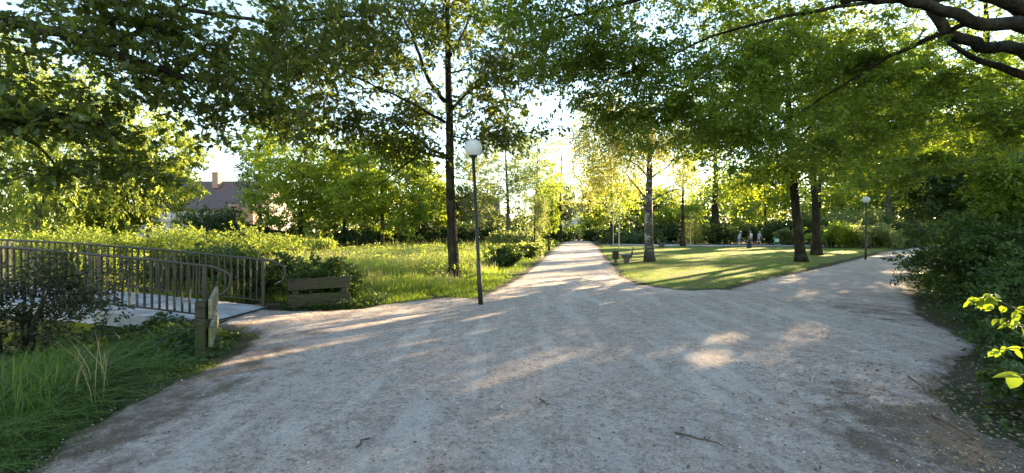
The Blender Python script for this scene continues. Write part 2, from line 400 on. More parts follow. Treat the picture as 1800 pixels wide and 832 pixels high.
# ------------------------------------------------------------------ leaves
def tmpl(kind):
    if kind == 'card':
        return np.array([(0, 0, 0), (.45, .5, .06), (1, 0, 0), (.45, -.5, .06)]), [[(0, 3, 2, 1)]]
    if kind == 'ovate':
        v = np.array([(0, 0, 0), (.28, .44, .12), (.68, .36, .10), (1, 0, -.06), (.68, -.36, .10), (.28, -.44, .12)])
        return v, [[(0, 3, 2, 1), (0, 5, 4, 3)]]
    if kind == 'broad':
        U = [0, .12, .3, .5, .7, .87, 1.0]; Wd = [.0, .34, .5, .46, .36, .17, 0]; v = []
        for i, (u, w) in enumerate(zip(U, Wd)):
            z = -.55 * u * u
            v += [(u, w, z + w * .25), (u, 0, z), (u, -w, z + w * .25)]
        f = []
        for i in range(len(U) - 1):
            a = 3 * i; f += [(a, a + 1, a + 4, a + 3), (a + 1, a + 2, a + 5, a + 4)]
        return np.array(v), [f]
    if kind == 'oak':
        h = [(.12, .10), (.24, .34), (.34, .16), (.50, .52), (.60, .20), (.78, .40), (.86, .16)]
        v = [(0, 0, 0)] + [(a, b, b * .22) for a, b in h] + [(1, 0, -.05)] + [(a, -b, b * .22) for a, b in h[::-1]]
        n = len(h)
        return np.array(v), [[tuple([0] + list(range(n + 1, 0, -1))), tuple([0] + list(range(2 * n + 1, n, -1)))]]
def make_leaves(P, A, N, L, W, kind, rng):
    T, groups = tmpl(kind)
    n = len(P); k = len(T)
    A = A / (np.linalg.norm(A, axis=1, keepdims=True) + 1e-9)
    B = np.cross(N, A); B /= (np.linalg.norm(B, axis=1, keepdims=True) + 1e-9)
    Nn = np.cross(A, B)
    V = (P[:, None, :] + A[:, None, :] * (T[None, :, 0:1] * L[:, None, None])
         + B[:, None, :] * (T[None, :, 1:2] * W[:, None, None]) + Nn[:, None, :] * (T[None, :, 2:3] * W[:, None, None]))
    base = np.arange(n)[:, None] * k
    Fs = []; rn = rng.random(n); rnd = []
    for g in groups:
        for f in g:
            Fs.append(base + np.array(f)[None, :]); rnd.append(rn)
    if len({F.shape[1] for F in Fs}) == 1:
        F = np.stack(Fs, 1).reshape(-1, Fs[0].shape[1]); rnd = np.stack(rnd, 1).reshape(-1); return V.reshape(-1, 3), [F], rnd
    return V.reshape(-1, 3), Fs, np.concatenate(rnd)
TW = {}
def leaf_cloud(C, Rr, per, rng, flat=0.45, droop=0.35, subs=6, tilt=0.65):
    """leaves along sub-twigs fanning out of each clump centre C"""
    n = len(C)
    D = rng.normal(size=(n, subs, 3)); D[:, :, 2] *= flat
    D /= np.linalg.norm(D, axis=2, keepdims=True) + 1e-9
    TW['C'] = C; TW['D'] = D; TW['R'] = np.asarray(Rr).reshape(-1); TW['droop'] = droop
    sel = rng.integers(0, subs, size=(n, per))
    d = np.take_along_axis(D, sel[:, :, None], 1)
    t = rng.random((n, per, 1)) ** 0.6 * rng.uniform(0.75, 1.15, (n, 1, 1))
    Rb = np.broadcast_to(np.asarray(Rr).reshape(-1, 1, 1), (n, 1, 1))
    P = C[:, None, :] + d * t * Rb + rng.normal(size=(n, per, 3)) * Rb * 0.10 * np.array([1, 1, 0.7])
    P[:, :, 2] -= (t[:, :, 0] ** 2) * Rb[:, :, 0] * droop * 0.6
    A = d + rng.normal(size=(n, per, 3)) * 0.6; A[:, :, 2] -= droop
    N = rng.normal(size=(n, per, 3)) * tilt; N[:, :, 2] += 1.0
    return P.reshape(-1, 3), A.reshape(-1, 3), N.reshape(-1, 3)

def ell_sample(rng, c, r, n, shell=0.45):
    d = rng.normal(size=(n, 3)); d /= np.linalg.norm(d, axis=1, keepdims=True)
    t = rng.random((n, 1)) ** shell
    return np.array(c) + d * t * np.array(r)

def bez(a, b, up, n=5):
    a = np.array(a); b = np.array(b); m = (a + b) / 2 + np.array([0, 0, up])
    t = np.linspace(0, 1, n)[:, None]
    return (1 - t) ** 2 * a + 2 * t * (1 - t) * m + t * t * b

def tree(name, label, loc, mats, trunk, tr, lobes, leaf, group=None, cat='tree', clump=0.6, per=60, kind='card',
         seed=1, flat=0.45, droop=0.35, limbs=(), cull=True, shell=0.45, weep=0.0, twig=1.0, sides=10, tilt=0.65, minr=0.006,
         trunk_name='trunk', leaf_name='crown', flare=1.5, keepm=1.2, ups=0.18, kmin=0.0, fine_twigs=False):
    """trunk: list of points (world). lobes: (centre, radii, n clumps). leaf: (length, width)"""
    rng = np.random.default_rng(seed)
    root = empty(name, loc); tag(root, label, cat, group)
    mb = MB()
    nodes = []; nrad = []
    def add_path(pts, rad, n):
        mb.tube(pts, rad, n, True, rng if n > 7 else None, 0.07 if n > 7 else 0)
        for p, r_ in zip(pts, rad): nodes.append(p); nrad.append(r_)
    if trunk is not None:
        tp = np.array(trunk, float)
        # densify
        seg = []; 
        for i in range(len(tp) - 1):
            for t in np.linspace(0, 1, 7)[:-1]: seg.append(tp[i] * (1 - t) + tp[i + 1] * t)
        seg.append(tp[-1]); seg = np.array(seg)
        s = np.linspace(0, 1, len(seg))
        seg[1:-1, :2] += np.cumsum(rng.normal(size=(len(seg) - 2, 2)) * tr * 0.06, axis=0) * 0.5
        rad = tr * (1 - 0.8 * s ** 1.1)
        zz = seg[:, 2] - seg[0, 2]
        rad = rad * (1 + (flare - 1) * np.exp(-zz / (tr * 1.4)))
        seg[0, 2] -= 0.15
        add_path(seg, rad, sides + 4)
    for (lp, r0, r1) in limbs:
        lp = np.array(lp, float); seg = []
        for i in range(len(lp) - 1):
            for t in np.linspace(0, 1, 5)[:-1]: seg.append(lp[i] * (1 - t) + lp[i + 1] * t)
        seg.append(lp[-1]); seg = np.array(seg)
        seg[1:-1] += rng.normal(size=(len(seg) - 2, 3)) * r0 * 0.25
        add_path(seg, np.linspace(r0, r1, len(seg)), sides)
    C = []
    for (c, r_, n) in lobes:
        q = ell_sample(rng, c, r_, n, shell); C.append(q)
    C = np.concatenate(C)
    C = C[C[:, 2] > 0.12]
    if cull: C_keep = keep_mask(C, keepm, math.sqrt(kmin))
    else: C_keep = np.ones(len(C), bool)
    if nodes:
        ref = np.array(nodes)
        dmin = np.array([np.min(np.linalg.norm(ref - c, axis=1)) for c in C])
        order = np.argsort(dmin)
        N_ = np.array(nodes); R_ = np.array(nrad)
        for i in order:
            c = C[i]
            if not C_keep[i] and rng.random() < 0.6: continue
            dv = c - N_; dist = np.linalg.norm(dv, axis=1)
            hor = np.linalg.norm(dv[:, :2], axis=1)
            cost = dist + 1.5 * np.maximum(0, N_[:, 2] - (c[2] - 0.12 * hor)) * (0.4 if weep else 1.0)
            j = int(np.argmin(cost)); L_ = dist[j]
            if L_ < 0.05: continue
            r0 = min(R_[j] * 0.7, (0.007 + 0.011 * L_ ** 1.1) * twig); r0 = max(r0, minr)
            n = 4 if L_ < 1.2 else 6
            pts = bez(N_[j], c, L_ * ups, n)
            pts[1:-1] += rng.normal(size=(n - 2, 3)) * L_ * 0.035
            rad = np.linspace(r0, max(minr * 0.6, r0 * 0.35), n)
            mb.tube(pts, rad, 5 if r0 > 0.03 else 4 if r0 > 0.012 else 3, False)
            N_ = np.concatenate([N_, pts[1:]]); R_ = np.concatenate([R_, rad[1:]])
    C = C[C_keep]
    rr = clump * rng.uniform(0.65, 1.3, len(C))
    if weep:
        # hanging strands
        ns = 7
        S = np.repeat(C, ns, axis=0) + rng.normal(size=(len(C) * ns, 3)) * clump * np.array([.6, .6, .3])
        Ls = weep * rng.uniform(0.4, 1.3, len(S))
        k = max(3, per // ns)
        t = rng.random((len(S), k))
        P = S[:, None, :] + rng.normal(size=(len(S), k, 3)) * 0.05
        P[:, :, 2] -= t * Ls[:, None]
        sway = rng.normal(size=(len(S), 1, 2)) * 0.22
        P[:, :, :2] += sway * (t[:, :, None] ** 1.5) * Ls[:, None, None]
        P = P.reshape(-1, 3)
        A = rng.normal(size=P.shape) * 0.5; A[:, 2] -= 0.9
        N = rng.normal(size=P.shape)
        P[:, 2] = np.maximum(P[:, 2], 0.15)
    else:
        P, A, N = leaf_cloud(C, rr, per, rng, flat, droop, tilt=tilt)
        if fine_twigs:
            D = TW['D']
            for i in range(len(C)):
                for j in range(D.shape[1]):
                    e_ = C[i] + D[i, j] * rr[i] * .95; e_[2] -= rr[i] * droop * .55; m_ = C[i] + D[i, j] * rr[i] * .5; m_[2] -= rr[i] * droop * .12
                    mb.tube([C[i], m_, e_], [minr * .8, minr * .6, minr * .35], 3, False)
    if cull:
        k = keep_mask(P, keepm, math.sqrt(kmin)); P, A, N = P[k], A[k], N[k]
    ok = P[:, 2] > 0.02; P, A, N = P[ok], A[ok], N[ok]
    if mb.v: mb.build(trunk_name, M[mats[1]], root)
    L = leaf[0] * rng.uniform(0.5, 1.35, len(P)); W = leaf[1] * rng.uniform(0.6, 1.25, len(P))
    V, F, rn = make_leaves(P, A, N, L, W, kind, rng)
    # colour drifts a little from clump to clump
    me = np_mesh(leaf_name, V, F, rn)
    link(leaf_name, me, M[mats[0]], root)
    return root

# ------------------------------------------------------------------ sunlit patches (ground x, y)
def lit_px(px, py, ru, rv, keep=0.0, rot=0.0): x, y = G(px, py); lit_ground(x, y, ru, rv, keep, rot)
# streaks on the near gravel, running towards the sun
lit_px(640, 575, 0.15, 1.2); lit_px(750, 570, 0.08, 0.6); lit_px(400, 650, 0.24, 0.8); lit_px(320, 668, 0.2, 0.5)
lit_px(1235, 642, 0.22, 0.42); lit_px(1265, 603, 0.24, 0.34); lit_px(1300, 545, 0.2, 0.3, 0.35); lit_px(1345, 655, .12, .25, .5)
lit_px(960, 503, 0.24, 1.0); lit_px(1050, 492, 0.28, 0.9); lit_px(1020, 510, 0.16, 0.7)
lit_px(1000, 470, 0.30, 2.2, 0.05); lit_px(1010, 452, 0.5, 2.5); lit_px(1005, 440, 0.9, 3); lit_px(1015, 430, 1.5, 4)
# lawn bands
for (a, b, ru, rv) in [(1180, 469, .12, .5), (1270, 482, .14, .4), (1130, 449, .4, 2.5), (1250, 447, .8, 5), (1330, 444, .9, 4), (1160, 440, 1.2, 5),
                       (1300, 438, 1.2, 5), (1400, 441, .8, 3), (1100, 436, 1.5, 4), (1230, 457, .3, 2.4), (1480, 444, .8, 2.5), (1060, 447, .6, 3), (1450, 450, .5, 1.5),
                       (1540, 452, .35, .8), (1590, 450, .3, .8), (1520, 457, .2, .5), (1640, 424, 3, 5)]:
    lit_px(a, b, ru * 1.25, rv * 1.2, 0.03)
# the meadow on the left and the trees beyond it stand in the sun
lit_ground(-9, 23, 8.5, 9.5, 0.03); lit_ground(-3, 30, 6.5, 14, 0.03); lit_ground(-18, 28, 9, 14, 0.03)
lit_ground(-1.0, 18.5, 1.6, 3.2, 0.05); lit_ground(1.5, 27, 1.6, 9, .1); lit_ground(4, 45, 4, 12, .1)
lit_ground(-6, 15.6, 3.4, 2.0, 0.1)
for (x, y, z, r_, kp) in [(-21, 24, 5, 6, .05), (-20, 42, 6, 8, .05), (-12, 40, 5, 6, .05), (-30, 44, 6, 8, .05), (0, 48, 6, 5, .1), (7.7, 24, 6.0, 3.2, .25), (4, 60, 6, 6, .1), (-10, 50, 7, 6, .1)]:
    LIT.append((x, y, z, r_, r_ / TAN * 0.9, kp, 0.0))
for (px, py, Y, r_) in [(1725, 545, 3.05, .30), (1780, 575, 3.1, .2), (1765, 662, 3.0, .13), (1772, 615, 3.0, .12)]:
    p = P3(px, py, Y); LIT.append((p[0], p[1], p[2], r_, r_ / TAN, 0.0, 0.0))
def hills(x, y): return 0
# ------------------------------------------------------------------ terrain
def gully_x(y): return -11.6 - 0.12 * (y - 8)
def H(x, y):
    x = np.asarray(x, float); y = np.asarray(y, float)
    d = (x - gully_x(y)) / 2.7
    fade = 1 / (1 + np.exp((y - 17) / 1.5))
    g = -1.35 * np.exp(-d ** 2) * (0.25 + 0.75 * fade)
    bank = -0.22 * np.clip((-4.2 - x) / 3.0, 0, 1) * (y < 8.0) * np.clip((8.0 - y) / 1.0, 0, 1)
    return g + bank + 0.015 * np.sin(x * 1.3) * np.cos(y * 1.1)
def nonuni(a, b, n, k=3.2):
    t = np.linspace(-1, 1, n); s = np.sinh(t * k) / math.sinh(k); return np.where(s < 0, -s * a, s * b)
gx = nonuni(-420, 420, 300, 4.6); gy = nonuni(-300, 700, 300, 4.6) + 6
XX, YY = np.meshgrid(gx, gy); ZZ = H(XX, YY) - 0.0
V = np.stack([XX.ravel(), YY.ravel(), ZZ.ravel()], 1); nx, ny = len(gx), len(gy)
ii = (np.arange(ny - 1)[:, None] * nx + np.arange(nx - 1)[None, :]).ravel()
gme = np_mesh("ground", V, [np.stack([ii, ii + 1, ii + nx + 1, ii + nx], 1)], smooth=True)
tag(link("ground", gme, M['ground']), "dark soil and low growth under the meadow, banks and bushes", "ground", kind='structure')

PATH = np.array([(-3.3, -6), (-3.25, 1), (-3.35, 2.96), (-3.61, 3.56), (-3.73, 4.29), (-3.72, 4.9), (-3.75, 5.7), (-3.85, 6.2), (-4.2, 6.9), (-4.9, 7.45),
        (-5.4, 7.72), (-5.4, 9.15), (-4.6, 8.98), (-3.33, 9.15), (-2.7, 10.0), (-1.7, 10.8), (-.95, 10.6), (-.34, 12.9), (.44, 16.9), (1.65, 25), (4.6, 46), (9.2, 78), (14, 112),
        (19, 112), (15.5, 86), (9.4, 46), (6.4, 30), (4.95, 20.9), (4.0, 15.7), (4.0, 13.4), (4.76, 12.2), (6.1, 12.3), (8.65, 14.9), (12.6, 18.4), (20.2, 25.6), (31, 35.8),
        (47.5, 50), (64, 62.7), (70, 60), (50, 46.5), (31, 31), (21.4, 22.6), (14.8, 16), (10.6, 11.4), (8.1, 8.5), (7.2, 6.9), (6.7, 6.0), (5.3, 5.1), (4.3, 4.3), (3.9, 3.4), (3.9, -6)])
def sdist(px, py, poly):
    """signed distance, positive inside"""
    px = px.ravel(); py = py.ravel(); n = len(poly)
    d2 = np.full(len(px), 1e18); ins = np.zeros(len(px), bool)
    for i in range(n):
        a = poly[i]; b = poly[(i + 1) % n]; ab = b - a
        t = np.clip(((px - a[0]) * ab[0] + (py - a[1]) * ab[1]) / (ab @ ab), 0, 1)
        d2 = np.minimum(d2, (px - a[0] - t * ab[0]) ** 2 + (py - a[1] - t * ab[1]) ** 2)
        c = ((a[1] > py) != (b[1] > py)) & (px < (b[0] - a[0]) * (py - a[1]) / (b[1] - a[1] + 1e-12) + a[0])
        ins ^= c
    return np.where(ins, np.sqrt(d2), -np.sqrt(d2))
def wobn(x, y, f):
    return (np.sin(x * f + 1.3) * np.cos(y * f * 1.17 + .4) + .6 * np.sin(x * f * 2.3 + y * f * 1.9) + .4 * np.cos(x * f * 4.7 - y * f * 4.1 + 2)) / 2
def sheet(name, poly, mat, label, cat, height=0.035, a0=-80, a1=80, na=520, rmax=140, rmin=1.0, nr=620, rough=0.006, band=0.3, under=0.0):
    ang = np.radians(np.linspace(a0, a1, na)); rr = np.exp(np.linspace(math.log(rmin), math.log(rmax), nr))
    A_, R_ = np.meshgrid(ang, rr); X = R_ * np.sin(A_); Y = R_ * np.cos(A_) - 0.5
    e = sdist(X, Y, poly); x = X.ravel(); y = Y.ravel(); r_ = R_.ravel()
    e2 = e + wobn(x, y, 2.3) * np.minimum(0.16, .09 + .002 * r_) + wobn(x + 2, y, 6.7) * .07 + wobn(x, y + 5, 17.) * .035
    bd = np.maximum(band, 0.012 * r_)
    s = np.clip(e2 / bd + .25, 0, 1); s = s * s * (3 - 2 * s)
    rng = np.random.default_rng(5)
    z = H(x, y) * (e < 0) + height * s - 0.02 * (1 - s) + under
    fine = wobn(x, y, 5.1) * .5 + wobn(x + 3, y, 13.) * .35 + wobn(x, y + 7, 31.) * .25
    z += s * rough * fine * np.clip(20 / r_, .3, 1)
    idx = (np.arange(nr - 1)[:, None] * na + np.arange(na - 1)[None, :]).ravel()
    q = np.stack([idx, idx + 1, idx + na + 1, idx + na], 1)[:, ::-1]
    keep = (e2[q] > -0.25 * bd[q]).any(axis=1); q = q[keep]
    used = np.unique(q); remap = np.full(len(x), -1); remap[used] = np.arange(len(used))
    me = np_mesh(name, np.stack([x, y, z], 1)[used], [remap[q]], smooth=True, attrs={'rim': np.exp(-np.maximum(e, 0) / np.maximum(.22, .01 * r_))[used] * (1.15)})
    return tag(link(name, me, mat), label, cat, kind='structure')
# the bottom-right corner of the path is dark earth
sheet("gravel_path", PATH, M['gravel'], "pale grey gravel path forking around the lawn", "path", rough=0.012)
# rim attribute gets extra soil at the right-hand corner under the bushes
pm = bpy.data.objects["gravel_path"].data
co = np.zeros(len(pm.vertices) * 3, np.float32); pm.vertices.foreach_get("co", co); co = co.reshape(-1, 3)
ra = np.zeros(len(pm.vertices), np.float32); pm.attributes["rim"].data.foreach_get("value", ra)
dd = np.clip(1 - np.hypot((co[:, 0] - 3.6) / 1.7, (co[:, 1] - 3.0) / 2.0), 0, 1)
dl = np.clip(1.35 - np.hypot((co[:, 0] + 3.5) / 1.0, (co[:, 1] - 4.2) / 3.0), 0, 1)
dr = np.clip(1 - np.hypot((co[:, 0] - 7.6) / 1.8, (co[:, 1] - 8.6) / 2.8), 0, 1)
ra = np.maximum(ra, np.maximum(np.maximum(dd * 1.25, dl * 0.62), dr * 0.6)); pm.attributes["rim"].data.foreach_set("value", ra)

LAWN = np.array([(6.7, 31.5), (5.2, 21.2), (4.2, 15.9), (4.2, 13.5), (4.8, 12.4), (6.0, 12.5), (8.5, 15.1), (12.4, 18.7), (20.0, 25.9), (30.5, 36.2), (40, 44.5), (38, 47.5), (24, 48), (16, 49.5), (11.8, 58), (9.4, 46)])
sheet("lawn", LAWN, M['lawn'], "patchy mown lawn between the two arms of the path", "lawn", height=0.018, a0=-5, a1=60, na=260, nr=260, rmin=11, rmax=75, rough=0.01, under=0.004)
ROAD = np.array([(12.4, 58), (16, 51.3), (24, 50), (38, 49.5), (46, 51), (45, 55), (38, 55.5), (25, 56), (18, 57.5), (13.5, 63)])
sheet("asphalt_path", ROAD, M['asphalt'], "grey asphalt path crossing behind the lawn", "path", height=0.012, a0=0, a1=60, na=200, nr=160, rmin=45, rmax=80, rough=0.0)
GLADE = np.array([(44, 56), (52, 58), (70, 70), (62, 74), (48, 66)])
sheet("far_glade", GLADE, M['lawn'], "small sunlit grass glade beyond the lamps", "lawn", height=0.02, a0=20, a1=60, na=100, nr=80, rmin=60, rmax=110, rough=0.0)
# stream
wv = []; wf = []
ys = np.linspace(-8, 26, 30)
for i, y in enumerate(ys): wv += [(gully_x(y) - 2.4, y, -0.86), (gully_x(y) + 2.4, y, -0.86)]
for i in range(29): wf.append((2 * i, 2 * i + 1, 2 * i + 3, 2 * i + 2))
me = bpy.data.meshes.new("stream"); me.from_pydata(wv, [], wf); tag(link("stream", me, M['water']), "narrow dark stream passing under the footbridge", "water", kind='structure')

# ------------------------------------------------------------------ grasses (stuff)
def blades(name, label, pts, hgt, wid, mat, rng, lean=0.35, cat='grass', curve=0.5, z0=None, odd=0.0):
    n = len(pts); z = H(pts[:, 0], pts[:, 1]) if z0 is None else z0
    th = rng.random(n) * 2 * math.pi; ln = lean * rng.random(n)
    d = np.stack([np.cos(th), np.sin(th), np.zeros(n)], 1); s = np.stack([-np.sin(th), np.cos(th), np.zeros(n)], 1)
    # turn flat side randomly
    base = np.stack([pts[:, 0], pts[:, 1], z - 0.02], 1)
    V = []
    for t in (0, .45, .8):
        c = base + d * (ln * hgt * t ** 2 * (1 + curve))[:, None] + np.array([0, 0, 1]) * (hgt * (t - .25 * curve * ln * t * t))[:, None]
        w = wid * (1 - t * .55) / 2
        V += [c - s * w[:, None], c + s * w[:, None]]
    V.append(base + d * (ln * hgt * (1 + curve))[:, None] + np.array([0, 0, 1]) * (hgt * (1 - .35 * curve * ln))[:, None])
    V = np.stack(V, 1).reshape(-1, 3); b = np.arange(n)[:, None] * 7
    q = np.concatenate([b + np.array([0, 1, 3, 2]), b + np.array([2, 3, 5, 4])]); t3 = b + np.array([4, 5, 6])
    rn = rng.random(n) * (0.93 - 0.0)
    if odd: rn = np.where(rng.random(n) < odd, 1.0, rn)
    me = np_mesh(name, V, [q, t3], np.concatenate([rn, rn, rn]))
    return tag(link(name, me, mat), label, cat, kind='stuff')
rng = np.random.default_rng(11)
def pathd(p): return sdist(p[:, 0], p[:, 1], PATH)
def scat(n, x0, x1, y0, y1, near=2.0):
    """points denser near the camera (density ~ 1/Y)"""
    y = np.exp(rng.uniform(math.log(y0), math.log(y1), n)); x = rng.uniform(0, 1, n)
    return np.stack([x0 + (x1 - x0) * x, y], 1)
def scat_view(n, a0, a1, y0, y1, pw=0.0):
    y = np.exp(rng.uniform(math.log(y0), math.log(y1), n)); a = rng.uniform(a0, a1, n)
    return np.stack([a * y, y], 1)
# meadow: tan of view angle from -1.35 to +0.1
m = np.concatenate([scat_view(170000, -1.3, 0.12, 8.6, 75), scat_view(60000, -.55, .05, 9, 18)])
d = pathd(m)
bridge_zone = (m[:, 0] < -4.9) & (m[:, 1] < 10.2)
stream_zone = (np.abs(m[:, 0] - gully_x(m[:, 1])) < 2.4) & (m[:, 1] < 16)
okm = (d < -0.95 - .012 * m[:, 1]) & ~bridge_zone & ~stream_zone & (m[:, 0] < 0.14 * m[:, 1] + .3)
hard = (m[:, 1] < 10.6) & (m[:, 0] > -4.9) & (m[:, 0] < -2.9)
m = m[okm & ~hard]; d = d[okm & ~hard]
pn = wobn(m[:, 0], m[:, 1], .55); pn2 = wobn(m[:, 0] + 9, m[:, 1], 1.7)
hh = (0.42 + 0.26 * pn + .12 * pn2) * rng.uniform(.6, 1.25, len(m)) * np.clip((-d - .5) / 1.6, .3, 1.2) + .06
wd = np.maximum(.008, .0011 * m[:, 1]) * rng.uniform(.7, 1.4, len(m))
sel = rng.random(len(m)) < 0.86
blades("meadow_grass", "tall sunlit meadow grass left of the straight path", m[sel], hh[sel], wd[sel], M['grass_tall'], rng, 0.55, odd=.05)
st = (~sel) & (pn2 > -.1) & (rng.random(len(m)) < .55)
blades("seeding_grass", "pale seeding stalks rising through the meadow", m[st], hh[st] * 1.25 + .15, wd[st] * .8, M['straw'], rng, 0.35)
# verge along path
v = np.concatenate([scat_view(90000, -.6, .15, 8.8, 60), scat_view(40000, -.5, .0, 9, 16)])
d = pathd(v); ok = (d < -.02 - .1 * rng.random(len(v))) & (d > -1.5 - .02 * v[:, 1]) & (v[:, 1] > 8.9) & (v[:, 0] < .14 * v[:, 1] + .3) & (v[:, 0] > -5.0)
ok &= (wobn(v[:, 0], v[:, 1], 2.6) + (-d) * 1.8 > .25)
v = v[ok]; d = d[ok]
blades("verge_grass", "short green grass along the meadow edge of the path", v, (.05 + .11 * np.clip(-d / 1.0, 0, 1)) * rng.uniform(.6, 1.5, len(v)), np.maximum(.006, .0009 * v[:, 1]), M['grass_verge'], rng, .6)
# lawn
l = scat_view(260000, .12, 1.05, 11.8, 50); e = sdist(l[:, 0], l[:, 1], LAWN)
pn = wobn(l[:, 0], l[:, 1], .8) + .5 * wobn(l[:, 0] + 5, l[:, 1], 2.9)
worn = np.hypot((l[:, 0] - 7.0) / 3.2, (l[:, 1] - 23.3) / 1.6)
ok = (e > -.06 + .30 * wobn(l[:, 0], l[:, 1], 3.7) * np.clip(e + 1, 0, 1) + .15 * rng.random(len(l))) & (rng.random(len(l)) < np.clip(.60 + .75 * pn, .06, 1)) & (rng.random(len(l)) < np.clip(worn, .1, 1)) & (rng.random(len(l)) < np.clip(e / .5 + .35, 0, 1))
l = l[ok]
blades("lawn_grass", "short mown grass blades covering the lawn", l, rng.uniform(.02, .05, len(l)), np.maximum(.006, .0011 * l[:, 1]), M['grass_lawn'], rng, .9, z0=np.full(len(l), .02), odd=.10)
# left foreground bank
b = np.stack([rng.uniform(-9.5, -2.6, 60000), rng.uniform(2.0, 7.6, 60000)], 1); d = pathd(b)
tus = wobn(b[:, 0], b[:, 1], 1.9) + .6 * wobn(b[:, 0] + 4, b[:, 1], 4.2)
ok = (d < .05 - .25 * rng.random(len(b))) & (tus * 1.2 + np.clip(-d, 0, .8) * .6 > .25) & (rng.random(len(b)) < np.where(b[:, 1] < 5.2, 1, .45)) & (np.hypot(b[:, 0] + 3.95, b[:, 1] - 5.52) > .1)
b = b[ok]; d = d[ok]
hb = np.clip(.10 + .45 * np.clip(-d - .05, 0, 1) ** .7, .06, .5) * rng.uniform(.5, 1.2, len(b)) * np.where(b[:, 1] < 5, 1.0, .6)
blades("bank_grass", "long arching green grass on the near bank left of the gravel", b, hb, rng.uniform(.004, .012, len(b)), M['grass_bank'], rng, 1.7, curve=1.1, odd=.04)
# tufts creeping onto gravel
b = np.stack([rng.uniform(-4.6, -2.2, 26000), rng.uniform(3.0, 8.0, 26000)], 1); d = pathd(b)
ok = (d > -.1) & (wobn(b[:, 0] * 1.1, b[:, 1], 3.1) + .5 * wobn(b[:, 0], b[:, 1], 7.7) > .42 + d * .4)
b = b[ok]; blades("edge_tufts", "small grass tufts creeping onto the gravel edge by the short post", b, rng.uniform(.02, .07, len(b)), rng.uniform(.003, .006, len(b)), M['grass_verge'], rng, .9, z0=np.full(len(b), .02))
b = np.array([(-3.0, 4.4)]) + rng.normal(size=(70, 2)) * .03
# dry stalks near left
pp = []
for c in [(-4.15, 4.35), (-4.05, 4.1), (-4.35, 4.5)]:
    pp.append(np.array(c) + rng.normal(size=(5, 2)) * .09)
pp = np.concatenate(pp); blades("dry_stalks", "straw coloured dry stalks in the near left grass", pp, rng.uniform(.35, .75, len(pp)), np.full(len(pp), .009), M['straw'], rng, .45)

# ground cover leaves on bank (ivy / nettles) & meadow herbs
def cover(name, label, pts, hgt, lsz, mat, kind='ovate', per=1, cat='ground cover', tilt=.7, z0=None):
    n = len(pts); z = (H(pts[:, 0], pts[:, 1]) if z0 is None else z0) + hgt
    P = np.stack([pts[:, 0], pts[:, 1], z], 1)
    A = rng.normal(size=(n, 3)); A[:, 2] *= .3; A[:, 2] -= .2; N = rng.normal(size=(n, 3)) * tilt; N[:, 2] += 1
    V, F, rn = make_leaves(P, A, N, lsz * rng.uniform(.6, 1.3, n), lsz * .75 * rng.uniform(.6, 1.2, n), kind, rng)
    return tag(link(name, np_mesh(name, V, F, rn), mat), label, cat, kind='stuff')
b = np.stack([rng.uniform(-10, -3.4, 42000), rng.uniform(3.6, 7.75, 42000)], 1); d = pathd(b)
ok = (d < -.12) & (np.hypot(b[:, 0] + 3.95, b[:, 1] - 5.52) > .13) & ((b[:, 1] > 4.9) | (b[:, 0] < -5.0)); b = b[ok]
hgt = .04 + .26 * np.clip(wobn(b[:, 0], b[:, 1], 2.1) + .45, 0, 1) * rng.random(len(b)) * np.clip(-pathd(b) * 1.2, .1, 1)
cover("ground_cover", "dense low green leaves between the near bank and the footbridge", b, hgt, .085, M['hedge'])
b = np.stack([rng.uniform(-4.9, -2.9, 5000), rng.uniform(9.0, 10.4, 5000)], 1); d = pathd(b); b = b[d < .02]
cover("creeping_ivy", "dark creeping leaves at the foot of the plank barrier", b, .03 + .2 * rng.random(len(b)) ** 2, .06, M['hedge'])
b = np.stack([rng.uniform(-7, -2.7, 26000), rng.uniform(2.2, 5.4, 26000)], 1); d = pathd(b)
ok = (d < .02) & (wobn(b[:, 0] + 2, b[:, 1], 2.4) > .05); b = b[ok]
cover("bank_weeds", "broad-leaved weeds scattered through the near bank grass", b, .02 + .2 * rng.random(len(b)) ** 1.6 * np.clip(-pathd(b) * 2, .2, 1), .055, M['hedge'])
b = np.stack([rng.uniform(3.8, 17, 60000), rng.uniform(-1, 17, 60000)], 1); d = pathd(b)
ok = (d < .02 - .25 * rng.random(len(b))) & (sdist(b[:, 0], b[:, 1], LAWN) < -.5) & (b[:, 0] > 3.9) & ((b[:, 0] > 5.2) | (b[:, 1] < 4.6)); b = b[ok]; d = d[ok]
b2 = b[rng.random(len(b)) < np.clip(-d * 1.6 + .15, .15, 1)]
cover("undergrowth", "dark leafy undergrowth between the right-hand shrubs", b2, .03 + .3 * rng.random(len(b2)) * np.clip(-pathd(b2) * .6, .1, 1), .075, M['hedge'])
# meadow herbs: leafy mounds
mm = scat_view(2600, -1.25, .1, 13, 70); d = pathd(mm); mm = mm[(d < -1.6) & ~((np.abs(mm[:, 0] - gully_x(mm[:, 1])) < 2.6) & (mm[:, 1] < 15)) & (wobn(mm[:, 0], mm[:, 1], .4) > -.1)]
bb = np.repeat(mm, 45, axis=0) + rng.normal(size=(len(mm) * 45, 2)) * np.repeat(.02 * mm[:, 1:2], 45, axis=0)
cover("meadow_herbs", "leafy green herbs and nettles mixed in the meadow", bb, rng.random(len(bb)) * .65 + .05, np.maximum(.08, .006 * bb[:, 1]), M['willow'], 'card')
